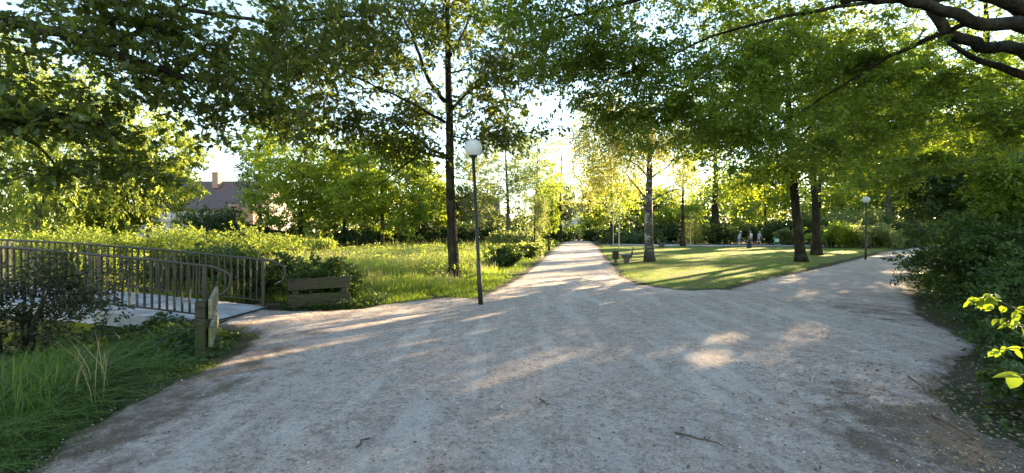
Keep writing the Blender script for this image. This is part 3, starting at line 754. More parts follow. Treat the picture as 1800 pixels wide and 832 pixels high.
# fallen leaves and pebbles on gravel
b = scat_view(7500, -1.3, 1.3, 1.8, 22); d = pathd(b)
ed = np.exp(-np.maximum(d, 0) / .6); b = b[(d > -.3) & (rng.random(len(b)) < .16 + .84 * ed * np.clip(.5 + wobn(b[:, 0], b[:, 1], 3.3), .05, 1))]
cover("fallen_leaves", "scattered dry fallen leaves on the gravel", b, .034 + .008 * rng.random(len(b)), .034, M['litter'], 'ovate', cat='leaf litter', tilt=.3, z0=0.0)
b = np.stack([rng.uniform(1.8, 5.5, 5200), rng.uniform(1.8, 6.0, 5200)], 1); w_ = np.clip(1.2 - np.hypot((b[:, 0] - 4.2) / 2.0, (b[:, 1] - 3.2) / 2.4), 0, 1)
b = b[rng.random(len(b)) < w_]
cover("leaf_litter", "brown leaf litter on dark soil under the right-hand bushes", b, .03 + .012 * rng.random(len(b)), .038, M['litter'], 'ovate', cat='leaf litter', tilt=.35, z0=0.0)
# pebbles
b = np.concatenate([scat_view(15000, -1.3, 1.3, 1.7, 14)]); b = b[pathd(b) > -.1]; n = len(b)
octv = np.array([(1, 0, 0), (0, 1, 0), (-1, 0, 0), (0, -1, 0), (0, 0, .7), (0, 0, -.5)])
octf = np.array([(0, 1, 4), (1, 2, 4), (2, 3, 4), (3, 0, 4), (1, 0, 5), (2, 1, 5), (3, 2, 5), (0, 3, 5)])
sz = rng.uniform(.0025, .008, n) * np.where(rng.random(n) < .03, 2.0, 1); th = rng.random(n) * 6.28
Q = octv[None] * rng.uniform(.7, 1.2, (n, 6, 3)) * sz[:, None, None]
Vp = np.stack([Q[:, :, 0] * np.cos(th)[:, None] - Q[:, :, 1] * np.sin(th)[:, None] + b[:, 0:1], Q[:, :, 0] * np.sin(th)[:, None] + Q[:, :, 1] * np.cos(th)[:, None] + b[:, 1:2], Q[:, :, 2] + .036], 2)
Fp = (np.arange(n)[:, None, None] * 6 + octf[None]).reshape(-1, 3)
def pebble_mat():
    m, nt, out = nodes_of("pebbles"); at = nt.nodes.new("ShaderNodeAttribute"); at.attribute_name = "rnd"
    finish(nt, out, ramp(nt, at.outputs["Fac"], [(0, (.13, .105, .09)), (.5, (.34, .31, .29)), (1, (.55, .53, .51))]), .9); return m
tag(link("loose_gravel", np_mesh("loose_gravel", Vp.reshape(-1, 3), [Fp], np.repeat(rng.random(n), 8)), pebble_mat()), "small loose stones strewn over the path", "gravel", kind='stuff')
# twigs on the ground: individual things
M['twig'] = simple("dry_twig", (0.11, 0.085, 0.065), .9, .4, 20)
for (x1, y1, x2, y2, lab) in [(1192, 776, 1276, 800, "longest curved dark twig, low in the middle right of the gravel"),
                              (625, 800, 650, 783, "short thick dark twig on the gravel in the lower middle"),
                              (1600, 672, 1640, 706, "thin pale twig across the dark soil at the lower right"),
                              (1640, 742, 1740, 800, "long thin twig at the bottom right among litter"),
                              (1475, 700, 1530, 706, "thin twig lying flat beside the soil patch"),
                              (950, 712, 962, 724, "tiny broken twig near the middle of the gravel")]:
    a = G(x1, y1); c = G(x2, y2); mb = MB(); n = 6
    pts = np.array([(a[0] + (c[0] - a[0]) * t + rng.normal() * .012, a[1] + (c[1] - a[1]) * t + rng.normal() * .012, .052 + .008 * math.sin(3 * t)) for t in np.linspace(0, 1, n)])
    mb.tube(pts, np.linspace(.010, .004, n), 6)
    mb.tube([pts[3], pts[3] + np.array([.05, .03, .005])], [.005, .002], 5)
    tag(mb.build("twig", M['twig']), lab, "twig", "twigs lying on the path")

# ------------------------------------------------------------------ footbridge
def deckz(s): return .035 + .10 * s - .0052 * s * s if s < 10 else .035 + 1.0 - .52 - .1 * (s - 10) * .0
bx, by = -5.35, 8.47                                # mid of near end
dv = np.array([-1, .09, 0]); dv /= np.linalg.norm(dv); nv = np.array([dv[1], -dv[0], 0])   # nv points away from camera
if nv[1] < 0: nv = -nv
br = empty("footbridge", (bx, by, 0)); tag(br, "small arched concrete footbridge with brown metal railings over the stream", "footbridge")
def bp(s, t, z): return np.array([bx, by, 0]) + dv * s + nv * t + np.array([0, 0, deckz(max(s, 0)) + z])
mb = MB(); S = np.linspace(-.02, 12, 30); wid = .86
vs = []; 
for s in S:
    for (t, z) in ((-wid, 0), (wid, 0), (wid, -.24), (-wid, -.24)): vs.append(bp(s, t, z))
fs = []
for i in range(len(S) - 1):
    for k in range(4): fs.append((4 * i + k, 4 * i + (k + 1) % 4, 4 * i + 4 + (k + 1) % 4, 4 * i + 4 + k))
fs += [(3, 2, 1, 0), tuple(4 * (len(S) - 1) + k for k in range(4))]
mb.add(vs, fs); mb.build("deck", M['concrete'], br)
for s_ in (1.9, 3.8, 5.7, 7.6, 9.5):
    mb = MB(); mb.box(bp(s_, 0, .0), (.02, 2 * wid - .02, .008), [dv, nv, (0, 0, 1)]); mb.build("expansion_joint", M['concrete_dark'], br)
mb = MB(); mb.box(bp(.0, 0, -.5) , (.5, 2 * wid, .85), [dv, nv, (0, 0, 1)]); mb.build("abutment", M['concrete_dark'], br)
mb = MB(); mb.box(bp(-.05, 0, .004), (.035, 2 * wid, .02), [dv, nv, (0, 0, 1)]); mb.build("joint_strip", M['black'], br)
for side, t, s0 in (("near", -.80, .04), ("far", .80, .06)):
    rl = MB(); TOP, BOT = 1.01, .135
    def rp(s, z): return bp(s, t, z)
    # top rail with rounded hoop at the end
    pts = [rp(s, TOP) for s in np.linspace(12, s0, 34)]
    hr = .26
    e0 = rp(s0, TOP)
    for a in np.linspace(0, math.pi * .97, 12)[1:]:
        pts.append(e0 - dv * (.30 * min(1, a * .9) + hr * .75 * math.sin(a)) * (1 if a < 2.2 else 1 - .18 * (a - 2.2)) + np.array([0, 0, -hr * (1 - math.cos(a))]))
    rail = MB(); rail.tube(pts, .024, 8); o = rail.build("railing", M['rail'], br)
    o['label'] = f"{side} railing of the bridge with a hooped end"
    x = MB(); x.tube([rp(s, BOT) for s in np.linspace(12, s0, 34)], .017, 6); x.build("bottom_rail", M['rail'], o)
    s = s0; k = 0
    bal = 0
    while s < 12:
        x = MB()
        if k % 14 == 0:
            x.box((rp(s, TOP / 2 - .06)), (.07, .035, TOP + .1), [dv, nv, (0, 0, 1)]); x.build("post", M['rail'], o)
        else:
            x.box((rp(s, (TOP + BOT) / 2)), (.022, .032, TOP - BOT), [dv, nv, (0, 0, 1)]); x.build("baluster", M['rail'], o)
        s += .146; k += 1
# ------------------------------------------------------------------ plank barriers
def barrier(name, label, a, b, ztop, mats, posts, ph=None, tiltz=0.0):
    a = np.array([*a, 0.]); b = np.array([*b, 0.]); L = np.linalg.norm(b - a); d = (b - a) / L; n = np.array([-d[1], d[0], 0]); up = np.array([0, 0, 1.0])
    if n[1] > 0: n = -n
    root = empty(name, tuple(a)); tag(root, label, "wooden barrier")
    for (zc, hgt, tl) in ((ztop - .115, .23, tiltz), (ztop - .46, .26, tiltz * .3)):
        d2 = d + up * tl; d2 /= np.linalg.norm(d2); u2 = np.cross(n, d2); u2 = u2 if u2[2] > 0 else -u2
        x = MB(); x.box((a + b) / 2 + up * zc, (L, .045, hgt), [d2, n, u2]); pk = x.build("plank", M[mats[0]], root, .006)
        x = MB()
        for t in posts:
            for q in (-.06, .06):
                c_ = a + d * L * t + up * (zc + q) + n * .024; x.tube([c_, c_ + n * .008], .013, 8)
        x.build("bolts", M['black'], pk)
    for t in posts:
        x = MB(); x.box(a + d * L * t - n * .085 * (1 if t not in (0,) else 1) + up * (ztop / 2 - .1), (.12, .12, ztop + .14), [d, n, up]); x.build("post", M[mats[1]], root, .008)
    return root
barrier("plank_barrier", "dark mossy two-plank barrier beside the hooped end of the far bridge railing", G(505, 548), (-3.50, 9.35), .68, ('wood_old', 'wood_old'), (.12, .9), tiltz=.03)
r_ = empty("plank_barrier", (-3.95, 5.52, 0)); tag(r_, "short mossy post with two pale planks by the near end of the bridge", "wooden barrier")
x = MB(); x.box((-3.97, 5.52, .34), (.115, .115, .86), [(.97, .25, 0), (-.25, .97, 0), (0, 0, 1)]); x.build("post", M['wood_old'], r_, .01)
a = np.array([-3.88, 5.50, 0]); b = np.array([-4.74, 6.88, 0]); L = np.linalg.norm(b - a); d = (b - a) / L; n = np.array([d[1], -d[0], 0])
for zc, hgt in ((.66, .24), (.30, .24)):
    x = MB(); x.box((a + b) / 2 + np.array([0, 0, zc]) + n * .03, (L, .045, hgt), [d, n, (0, 0, 1)]); x.build("plank", M['wood_pale'], r_, .006)
x = MB(); x.box(b - n * .06 + np.array([0, 0, .3]), (.11, .11, .8), [d, n, (0, 0, 1)]); x.build("post", M['wood_old'], r_, .01)

# ------------------------------------------------------------------ lamps
def lamp(x, y, label, lean=(0, 0), h=3.32):
    root = empty("street_lamp", (x, y, 0)); tag(root, label, "street lamp", "globe lamps along the paths")
    top = np.array([x + lean[0], y + lean[1], h])
    base = np.array([x, y, 0.0])
    def at(t): return base + (top - base) * t
    pole = MB(); pole.tube([at(-.03), at(.28), at(.285), at(1.0)], [.055, .055, .042, .036], 14); pole.build("pole", M['pole'], root)
    c = MB(); c.lathe(top, [(.04, -.03), (.085, 0), (.1, .02), (.1, .035), (.05, .05)], 20); c.build("collar", M['pole'], root)
    g = MB(); gc = top + np.array([0, 0, .20]); R0 = .195
    prof = [(max(.002, R0 * math.sin(a)) * (1 + 0.0), -R0 * math.cos(a)) for a in np.linspace(0.25, math.pi - .01, 22)]
    g.lathe(gc, prof, 32); gl = g.build("globe", M['globe'], root)
    dr = MB(); dr.box(at(.19) + np.array([0, -.052, 0]), (.05, .012, .22)); dr.build("access_door", M['pole'], root)
    return root
lamp(*G(845, 538), "nearest globe lamp on a slightly leaning dark pole, in front of the oak", (-.165, 0))
lamp(*G(1522, 458), "globe lamp at the lawn's tip beside the right fork", (0, 0))
lamp(XatY(1622, 52), 52, "globe lamp farther down the right fork beyond the second lamp", (0, 0), 3.5)
lamp(XatY(1681, 66), 66, "farthest tiny globe lamp at the far right end of the path", (0, 0), 3.4)

# ------------------------------------------------------------------ benches, bin
def bench(x, y, rz, label, L=1.8, sc=1.0):
    root = empty("park_bench", (x, y, 0)); tag(root, label, "bench")
    c, s = math.cos(rz), math.sin(rz)
    ax = np.array([(c, s, 0), (-s, c, 0), (0, 0, 1.0)])        # ax0 = facing direction, ax1 = length
    def T(a, b, z): return np.array([x, y, 0]) + ax[0] * a + ax[1] * b + np.array([0, 0, z])
    for b in (-L * .32, L * .32):
        m_ = MB()
        pr = [(-.14, 0), (.12, 0), (.15, .22), (.26, .36), (.26, .41), (-.2, .40), (-.3, .6), (-.34, .6), (-.28, .3), (-.15, .2)]
        vs = [T(p, b - .06, q) for p, q in pr] + [T(p, b + .06, q) for p, q in pr]; k = len(pr)
        m_.add(vs, [tuple(range(k)), tuple(range(2 * k - 1, k - 1, -1))] + [(i, i + k, (i + 1) % k + k, (i + 1) % k) for i in range(k)])
        m_.build("leg", M['concrete_dark'], root)
    m_ = MB()
    for i, (p, q, tl) in enumerate([(.30, .445, .10), (.18, .435, 0), (.06, .43, 0), (-.06, .43, 0), (-.17, .44, -.1)]):
        m_.box(T(p, 0, q), (.10, L, .04), [ax[0], ax[1], ax[2]])
    m_.build("seat", M['wood_bench'], root, .005)
    m_ = MB(); bd = ax[2] * .95 - ax[0] * .3; bd /= np.linalg.norm(bd); bn = np.cross(ax[1], bd)
    for i in range(4):
        m_.box(T(-.255, 0, .52) + bd * (i * .105), (.035, L, .09), [bn, ax[1], bd])
    m_.build("backrest", M['wood_bench'], root, .005)
    return root
bench(6.2, 23.4, math.pi - .27, "wooden bench on concrete feet beside the path, next to the litter bin and birch")
bench(XatY(1163, 46), 46, -.15, "dark far bench behind the birch, beside the asphalt path")
bx_, by_ = G(1082, 465)
root = empty("litter_bin", (bx_, by_, 0)); tag(root, "small dark slatted litter bin on a post at the path edge", "litter bin")
m_ = MB(); m_.box((bx_, by_, .2), (.13, .10, .46)); m_.build("post", M['concrete_dark'], root, .008)
m_ = MB(); m_.lathe((bx_, by_, .30), [(.12, 0), (.14, .01), (.15, .38), (.13, .38), (.12, .06)], 20); m_.build("bucket", M['pole'], root)
m_ = MB()
for k in range(16):
    a = k / 16 * 2 * math.pi; m_.box((bx_ + .155 * math.cos(a), by_ + .155 * math.sin(a), .48), (.012, .042, .40), [(math.cos(a), math.sin(a), 0), (-math.sin(a), math.cos(a), 0), (0, 0, 1)])
m_.build("slats", M['wood_old'], root)

# ------------------------------------------------------------------ people
def skin_chain(name, chains, mat, parent, sub=1, merge=True):
    """chains: list of list of (x,y,z,r); first vertex of first chain is root; later chains may start with an int index to attach"""
    vs = []; es = []; rad = []
    for ch in chains:
        prev = None
        for q in ch:
            if isinstance(q, int): prev = q; continue
            vs.append(q[:3]); rad.append(q[3] if len(q) == 4 else (q[3], q[4]))
            if prev is not None: es.append((prev, len(vs) - 1))
            prev = len(vs) - 1
    me = bpy.data.meshes.new(name); me.from_pydata(vs, es, [])
    ob = bpy.data.objects.new(name + "_src", me); COL.objects.link(ob)
    sk = ob.modifiers.new("s", 'SKIN'); sk.use_smooth_shade = True
    for i, v_ in enumerate(me.skin_vertices[0].data):
        v_.radius = (rad[i], rad[i]) if np.isscalar(rad[i]) else rad[i]
        v_.use_root = (i == 0)
    sb = ob.modifiers.new("u", 'SUBSURF'); sb.levels = sub; sb.render_levels = sub
    dg = bpy.context.evaluated_depsgraph_get(); dg.update()
    m2 = bpy.data.meshes.new_from_object(ob.evaluated_get(dg)); m2.name = name
    bpy.data.objects.remove(ob)
    m2.materials.clear(); m2.polygons.foreach_set("use_smooth", [True] * len(m2.polygons))
    o = bpy.data.objects.new(name, m2); COL.objects.link(o); m2.materials.append(mat); o.parent = parent
    return o
def person(x, y, rz, label, shirt, shorts, hat=None, bend=.0, stride=.18, hgt=1.68, armf=.15):
    root = empty("person", (x, y, 0), rz); tag(root, label, "person", "people walking on the asphalt path")
    root.scale = (hgt / 1.7,) * 3
    # faces +Y locally
    by = bend
    hip = (0, 0, .90, .125, .10)
    body = [[(0, 0, .90, .13), (0, .02 * by, 1.08, .115), (0, .25 * by, 1.28, .14), (0, .35 * by, 1.42, .085), (0, .42 * by, 1.50, .055), (0, .5 * by + .01, 1.60, .088), (0, .5 * by + .01, 1.68, .075)],
            [3, (.15, .34 * by, 1.40, .058), (.21, .3 * by + .02, 1.16, .045), (.22, .3 * by + armf, .95, .034), (.22, .3 * by + armf + .03, .86, .035)],
            [3, (-.15, .34 * by, 1.40, .058), (-.21, .3 * by - .02, 1.16, .045), (-.22, .3 * by + .05, .94, .034), (-.22, .3 * by + .08, .85, .035)],
            [0, (.09, 0, .82, .095), (.10, stride * .6, .47, .062), (.10, stride, .10, .042), (.10, stride + .02, .04, .045), (.10, stride + .15, .035, .035)],
            [0, (-.09, 0, .82, .095), (-.10, -stride * .35, .47, .062), (-.10, -stride, .12, .042), (-.10, -stride, .05, .045), (-.10, -stride + .13, .035, .035)]]
    skin_chain("body", body, M['skin'], root)
    skin_chain("shirt", [[(0, .0, .88, .15), (0, .02 * by, 1.08, .135), (0, .25 * by, 1.28, .158), (0, .35 * by, 1.41, .10)],
                         [3, (.15, .34 * by, 1.395, .075), (.20, .31 * by + .015, 1.20, .066)], [3, (-.15, .34 * by, 1.395, .075), (-.20, .31 * by - .015, 1.20, .066)]], shirt, root)
    skin_chain("shorts", [[(0, 0, .93, .145), (0, 0, .86, .14)], [1, (.09, .01, .80, .108), (.10, stride * .5, .55, .088)], [1, (-.09, 0, .80, .108), (-.10, -stride * .3, .55, .088)]], shorts, root)
    for sg, yy, zz in ((1, stride + .06, .05), (-1, -stride + .05, .06)):
        m_ = MB(); m_.box((.10 * sg, yy, zz - .005), (.09, .27, .08), taper=.75); o = m_.build("shoe", M['shoe'], None, .015); o.parent = root
    hd = np.array([0, .5 * by + .01, 1.66]); m_ = MB()
    if hat:
        m_.lathe(hd + np.array([0, 0, .02]), [(.17, -.005), (.175, 0), (.10, .02), (.098, .07), (.07, .105), (.01, .115)], 18); o = m_.build("hat", hat, None); o.parent = root
    else:
        m_.lathe(hd + np.array([0, -.015, -.02]), [(.088, -.03), (.10, .02), (.094, .07), (.06, .108), (.01, .118)], 16); o = m_.build("hair", M['hair'], None); o.parent = root
    m_ = MB(); m_.tube([(0, hd[1] + .075, 1.645), (0, hd[1] + .105, 1.615), (0, hd[1] + .08, 1.605)], [.008, .013, .008], 6); o = m_.build("nose", M['skin'], None); o.parent = root
    return root
YP = 50.8
person(XatY(1299, YP), YP, -2.0, "person in a cream hat, light blue shirt and blue shorts, leftmost on the asphalt path", M['shirt_blue'], M['shorts_blue'], M['hat'], .35)
person(XatY(1320, YP + .5), YP + .5, 1.9, "person in a white shirt and navy shorts behind the guarded sapling", M['shirt_white'], M['navy'], None, .15, hgt=1.74)
person(XatY(1334, YP + .8), YP + .8, -1.2, "person in a mauve shirt, rightmost of the three walkers", M['shirt_mauve'], M['grey_cloth'], None, .25, hgt=1.7)
# parked scooter-like frame and small white board beside the path
x0 = XatY(1360, 52)
root = empty("kick_scooter", (x0, 52, 0)); tag(root, "pale green scooter standing by the asphalt path", "scooter")
for dx in (0, .95):
    m_ = MB(); c = np.array([x0 + dx, 52, .11]); m_.tube([c + np.array([0, -.03, 0]), c + np.array([0, .03, 0])], .105, 16); m_.build("wheel", M['black'], root)
m_ = MB(); m_.box((x0 + .5, 52, .17), (.75, .14, .05)); m_.build("deck", M['green_plastic'], root, .01)
m_ = MB(); m_.tube([(x0, 52, .12), (x0 + .04, 52, .3), (x0 + .17, 52, 1.12)], .03, 8); m_.build("steering_column", M['green_plastic'], root)
m_ = MB(); m_.tube([(x0 + .17, 51.75, 1.14), (x0 + .17, 52.25, 1.14)], .02, 8); m_.build("handlebar", M['black'], root)
x0 = XatY(1368, 52.5)
root = empty("notice_board", (x0, 52.9, 0)); tag(root, "small blank white board on a short post by the scooter", "sign")
m_ = MB(); m_.box((x0 + .1, 52.93, .3), (.05, .04, .7)); m_.build("post", M['wood_old'], root)
m_ = MB(); m_.box((x0 + .1, 52.88, .62), (.45, .02, .4)); m_.build("panel", M['white_paint'], root)

# ------------------------------------------------------------------ houses
def house(label, cx, cy, w, dpt, eave, ridge, wall, rz=0, chim=True, wins=6, storeys=2):
    root = empty("house", (cx, cy, 0), 0); tag(root, label, "house")
    m_ = MB(); h = w / 2; q = dpt / 2
    vs = [(cx - h, cy - q, 0), (cx + h, cy - q, 0), (cx + h, cy + q, 0), (cx - h, cy + q, 0), (cx - h, cy - q, eave), (cx + h, cy - q, eave), (cx + h, cy + q, eave), (cx - h, cy + q, eave), (cx - h, cy, ridge - .1), (cx + h, cy, ridge - .1)]
    m_.add(vs, [(0, 1, 5, 4), (1, 2, 6, 9, 5), (2, 3, 7, 6), (3, 0, 4, 8, 7)]); m_.build("wall", wall, root)
    m_ = MB(); o_ = .5
    z0 = eave - .3
    vs = [(cx - h - o_, cy - q - o_, z0), (cx + h + o_, cy - q - o_, z0), (cx + h + o_, cy, ridge), (cx - h - o_, cy, ridge), (cx + h + o_, cy + q + o_, z0), (cx - h - o_, cy + q + o_, z0)]
    vs += [(a, b, c - .18) for a, b, c in vs]
    m_.add(vs, [(0, 1, 2, 3), (3, 2, 4, 5), (6, 9, 8, 7), (9, 11, 10, 8), (0, 6, 7, 1), (5, 4, 10, 11), (0, 3, 9, 6), (3, 5, 11, 9), (1, 7, 8, 2), (2, 8, 10, 4)])
    rf = m_.build("roof", M['roof'], root)
    if chim:
        m_ = MB(); m_.box((cx + w * .02, cy - q * .25, ridge - .1), (.9, .8, 2.2)); m_.box((cx + w * .02, cy - q * .25, ridge + 1.08), (1.05, .95, .14)); m_.build("chimney", M['brick'], rf)
    for st_ in range(storeys):
        for i in range(wins):
            xx = cx - h + (i + .5) * w / wins; zz = 1.5 + st_ * 2.8
            m_ = MB()
            for dx, dz, sx, sz in ((0, .72, 1.25, .08), (0, -.72, 1.35, .1), (-.6, 0, .08, 1.4), (.6, 0, .08, 1.4), (0, 0, .05, 1.36)): m_.box((xx + dx, cy - q - .03, zz + dz), (sx, .1, sz))
            wo_ = m_.build("window", M['white_paint'], root)
            m_ = MB(); m_.box((xx, cy - q - .006, zz), (1.15, .03, 1.4)); m_.build("pane", M['window'], wo_)
    return root
house("brick house with dark slate roof and red chimney seen between the left trees", -44.5, 66, 17, 10, 5.2, 9.4, M['plaster_warm'])
m_ = MB(); m_.box((-37.5, 60.4, 2.9), (3.4, 1.2, 5.2)); m_.build("bay", M['brick'], bpy.data.objects["house"])
house("far pale blue-white house at the end of the straight path", XatY(1008, 125), 128, 12, 9, 7.4, 10.2, M['plaster'], chim=False, wins=4)
house("distant red brick house glimpsed right of the oak trunk", XatY(825, 80), 84, 10, 8, 5.4, 8.6, M['brick'], chim=False, wins=3)
# ------------------------------------------------------------------ TREES
def V3(px, py, Y): return P3(px, py, Y)
def top_of(py, Y): return EYE - (py - HY) / F_PX * Y

# --- the oak with the lamp beside it
oy = 14.1
tree("oak_tree", "young oak with a straight dark trunk just left of the nearest lamp", (*G(798, 497), 0), ('oak', 'bark_dark'),
     [(*G(798, 497), 0), V3(795, 400, oy), V3(791, 300, oy), V3(790, 190, oy), V3(788, 80, oy), V3(786, -20, oy), V3(784, -160, oy)], .185,
     [(V3(760, 40, oy), (3.6, 2.8, 2.3), 90), (V3(600, 90, 13), (3.2, 2.4, 2.1), 130), (V3(500, 130, 12.5), (2.1, 1.6, 1.4), 70), (V3(620, 225, 13.4), (2.5, 1.8, .9), 60),
      (V3(865, 120, oy), (2.0, 1.9, 1.9), 46), (V3(890, 235, oy), (1.7, 1.3, .6), 34), (V3(930, 110, 13), (1.6, 1.4, 1.4), 40), (V3(720, 262, 13.6), (1.3, 1.0, .6), 26), (V3(740, 190, 14.4), (1.1, 1.0, .8), 24), (V3(840, 190, 14.4), (1.2, 1.0, .8), 22), (V3(830, 20, 14), (1.6, 1.5, 1.2), 26), (V3(700, -120, 13.5), (4.4, 3, 2), 80)],
     (.17, .11), kind='oak', clump=.60, per=42, seed=3, fine_twigs=True, sides=8, shell=.6,
     limbs=[([V3(785, 276, oy), V3(755, 262, 13.9), V3(715, 225, 13.6), V3(690, 205, 13.3)], .055, .02), ([V3(785, 278, oy), V3(740, 268, 13.6), V3(700, 300, 13.2), V3(660, 330, 12.9)], .045, .012),
            ([V3(783, 216, oy), V3(745, 195, 13.8), V3(690, 165, 13.4), V3(610, 130, 13)], .06, .02), ([V3(783, 180, oy), V3(752, 140, 14), V3(740, 100, 14), V3(722, 60, 14.3), V3(700, 10, 14.4)], .075, .03),
            ([V3(797, 190, oy), V3(820, 165, 14.2), V3(850, 148, 14.4), V3(880, 120, 14.4)], .055, .02), ([V3(796, 240, oy), V3(840, 250, 14), V3(900, 262, 14)], .03, .01),
            ([V3(792, 100, oy), V3(815, 60, 14.3), V3(835, 10, 14.5), V3(850, -60, 14.6)], .05, .02), ([V3(794, 130, oy), V3(830, 120, 14.0), V3(826, 60, 14)], .03, .01)])
# --- overhanging oak, trunk outside the frame on the left
tree("oak_tree", "overhanging oak reaching in from beyond the left edge with a long bare bough", (-13.5, 6.2, 0), ('oak', 'bark_dark'),
     [(-13.5, 6.2, -.3), (-13.3, 6.3, 2.5), (-12.8, 6.4, 5.2), (-12.6, 6.5, 9), (-12.5, 6.5, 12)], .42,
     [(V3(300, 50, 7.6), (2.1, 1.4, 1.0), 84), (V3(410, 130, 7.8), (1.3, 1.1, .8), 50), (V3(120, 60, 7.2), (2.2, 1.4, .9), 60), (V3(520, 50, 9.2), (1.9, 1.4, 1.0), 60),
      (V3(120, 215, 6.8), (1.25, 1.0, .42), 40), (V3(210, 290, 7.0), (.85, .8, .28), 18), (V3(30, 190, 6.6), (.9, .9, .7), 28), (V3(220, 160, 7.2), (.8, .8, .4), 18), (V3(360, 210, 7.6), (.7, .7, .45), 16),
      (V3(640, 30, 10), (1.8, 1.3, .9), 44), (V3(300, -120, 7.6), (3, 2, .8), 40), (V3(60, 300, 6.6), (.8, .7, .2), 12), (V3(470, 200, 8.2), (.8, .7, .4), 14)],
     (.145, .098), kind='oak', clump=.38, per=26, seed=8, fine_twigs=True, sides=8, shell=.6, twig=.8,
     limbs=[([(-12.9, 6.4, 4.6), V3(0, 36, 7.2), V3(110, 62, 7.2), V3(250, 116, 7.3), V3(330, 140, 7.5), V3(400, 148, 7.7)], .13, .025),
            ([V3(190, 90, 7.25), V3(290, 30, 7.4), V3(400, -20, 7.8)], .04, .02), ([V3(160, 5, 7.3), V3(330, 20, 8), V3(480, 40, 9), V3(640, 30, 10)], .06, .015),
            ([(-12.7, 6.4, 5.2), V3(-40, -80, 7.2), V3(160, 5, 7.3)], .12, .06), ([(-12.9, 6.4, 4.2), V3(-40, 190, 6.7), V3(60, 250, 6.7), V3(110, 300, 6.7)], .06, .012)])
# --- big beech whose boughs cross the upper right
tree("beech_tree", "large beech reaching in from the right edge with heavy crossing boughs overhead", (15.5, 8.6, 0), ('beech', 'bark_dark'),
     [(15.5, 8.6, -.2), (15.2, 8.5, 2.5), (14.6, 8.4, 5.2), (14.2, 8.4, 8.5), (14, 8.4, 13)], .55,
     [(V3(1130, 90, 10.5), (2.4, 1.8, 1.7), 120), (V3(1330, 110, 10), (2.3, 1.8, 1.9), 140), (V3(1020, 110, 11), (1.7, 1.4, 1.3), 80), (V3(1500, 110, 10), (2.0, 1.8, 1.5), 120), (V3(1180, 200, 10.5), (1.8, 1.3, 1.0), 64), (V3(1080, 190, 11), (1.5, 1.2, .8), 44),
      (V3(1650, 150, 10.5), (2.2, 1.8, 1.3), 90), (V3(1300, 250, 11), (1.6, 1.4, 1.1), 60), (V3(1450, 250, 11.5), (2.0, 1.5, 1.2), 80), (V3(1200, -80, 9.5), (4.5, 2, 1.2), 110), (V3(1600, -60, 10), (4.5, 2, 1.4), 90), (V3(1780, 230, 10), (1.5, 1.4, 1.2), 50), (V3(1650, 275, 11.5), (1.6, 1.2, .55), 46), (V3(1560, 320, 13), (1.2, 1.0, .4), 20), (V3(960, 20, 10), (1.7, 1.3, .9), 50)],
     (.085, .058), kind='ovate', clump=.50, per=92, seed=5, fine_twigs=True, minr=.005, sides=9, flat=.25, droop=.45, shell=.75, twig=.85, tilt=.5,
     limbs=[([(14.9, 8.4, 4.6), V3(1800, 50, 7.9), V3(1700, 40, 7.7), V3(1600, 5, 7.5), V3(1480, -5, 7.2), V3(1330, -30, 7.4)], .14, .04),
            ([(14.9, 8.4, 4.2), V3(1810, 95, 8.6), V3(1720, 80, 8.6), V3(1655, 50, 8.6), V3(1610, -10, 8.8), V3(1580, -80, 9)], .13, .07),
            ([(14.9, 8.4, 5.0), V3(1800, 18, 8.2), V3(1690, -8, 8), V3(1560, 2, 7.9), V3(1478, 2, 7.8)], .13, .08),
            ([V3(1560, 0, 8), V3(1380, 30, 8.8), V3(1250, 65, 9.6), V3(1130, 120, 10.3), V3(1040, 150, 10.8)], .04, .012),
            ([V3(1700, 40, 7.8), V3(1560, 100, 9), V3(1450, 170, 10), V3(1350, 230, 10.8)], .05, .012),
            ([(14.9, 8.4, 4.0), V3(1800, 140, 9), V3(1700, 100, 9.2), V3(1640, 60, 9.4)], .10, .03),
            ([V3(1330, -30, 7.4), V3(1180, -20, 8.8), V3(1060, 20, 10), V3(960, 40, 10.5)], .07, .015)])
# --- twin lindens on the lawn
ax_, ay_ = G(1409, 461)
tree("linden_tree", "dark-trunked linden leaning slightly left, nearer one of the pair on the lawn", (ax_, ay_, 0), ('linden', 'bark_dark'),
     [(ax_, ay_, 0), V3(1400, 380, ay_), V3(1389, 262, ay_), V3(1384, 180, ay_), V3(1384, 60, ay_), V3(1384, -10, ay_)], .25,
     [(V3(1340, 170, ay_), (4.6, 3.2, 3.0), 130), (V3(1250, 230, 22.5), (2.6, 2.2, 1.8), 56), (V3(1400, 290, 22.5), (2.8, 2.0, 1.2), 44), (V3(1330, 60, ay_), (4.5, 3.5, 3), 90), (V3(1470, 200, 23), (2.5, 2.5, 2.4), 60), (V3(1310, 320, 24.5), (1.6, 1.4, .9), 18)],
     (.14, .11), kind='ovate', clump=1.0, per=130, seed=12, droop=.5, flat=.35, shell=.7,
     limbs=[([V3(1392, 285, ay_), V3(1365, 290, 23.8), V3(1340, 280, 23.5)], .07, .02), ([V3(1388, 262, ay_), V3(1420, 225, 23.6), V3(1450, 190, 23.3)], .12, .03)])
bx2, by2 = G(1436, 449)
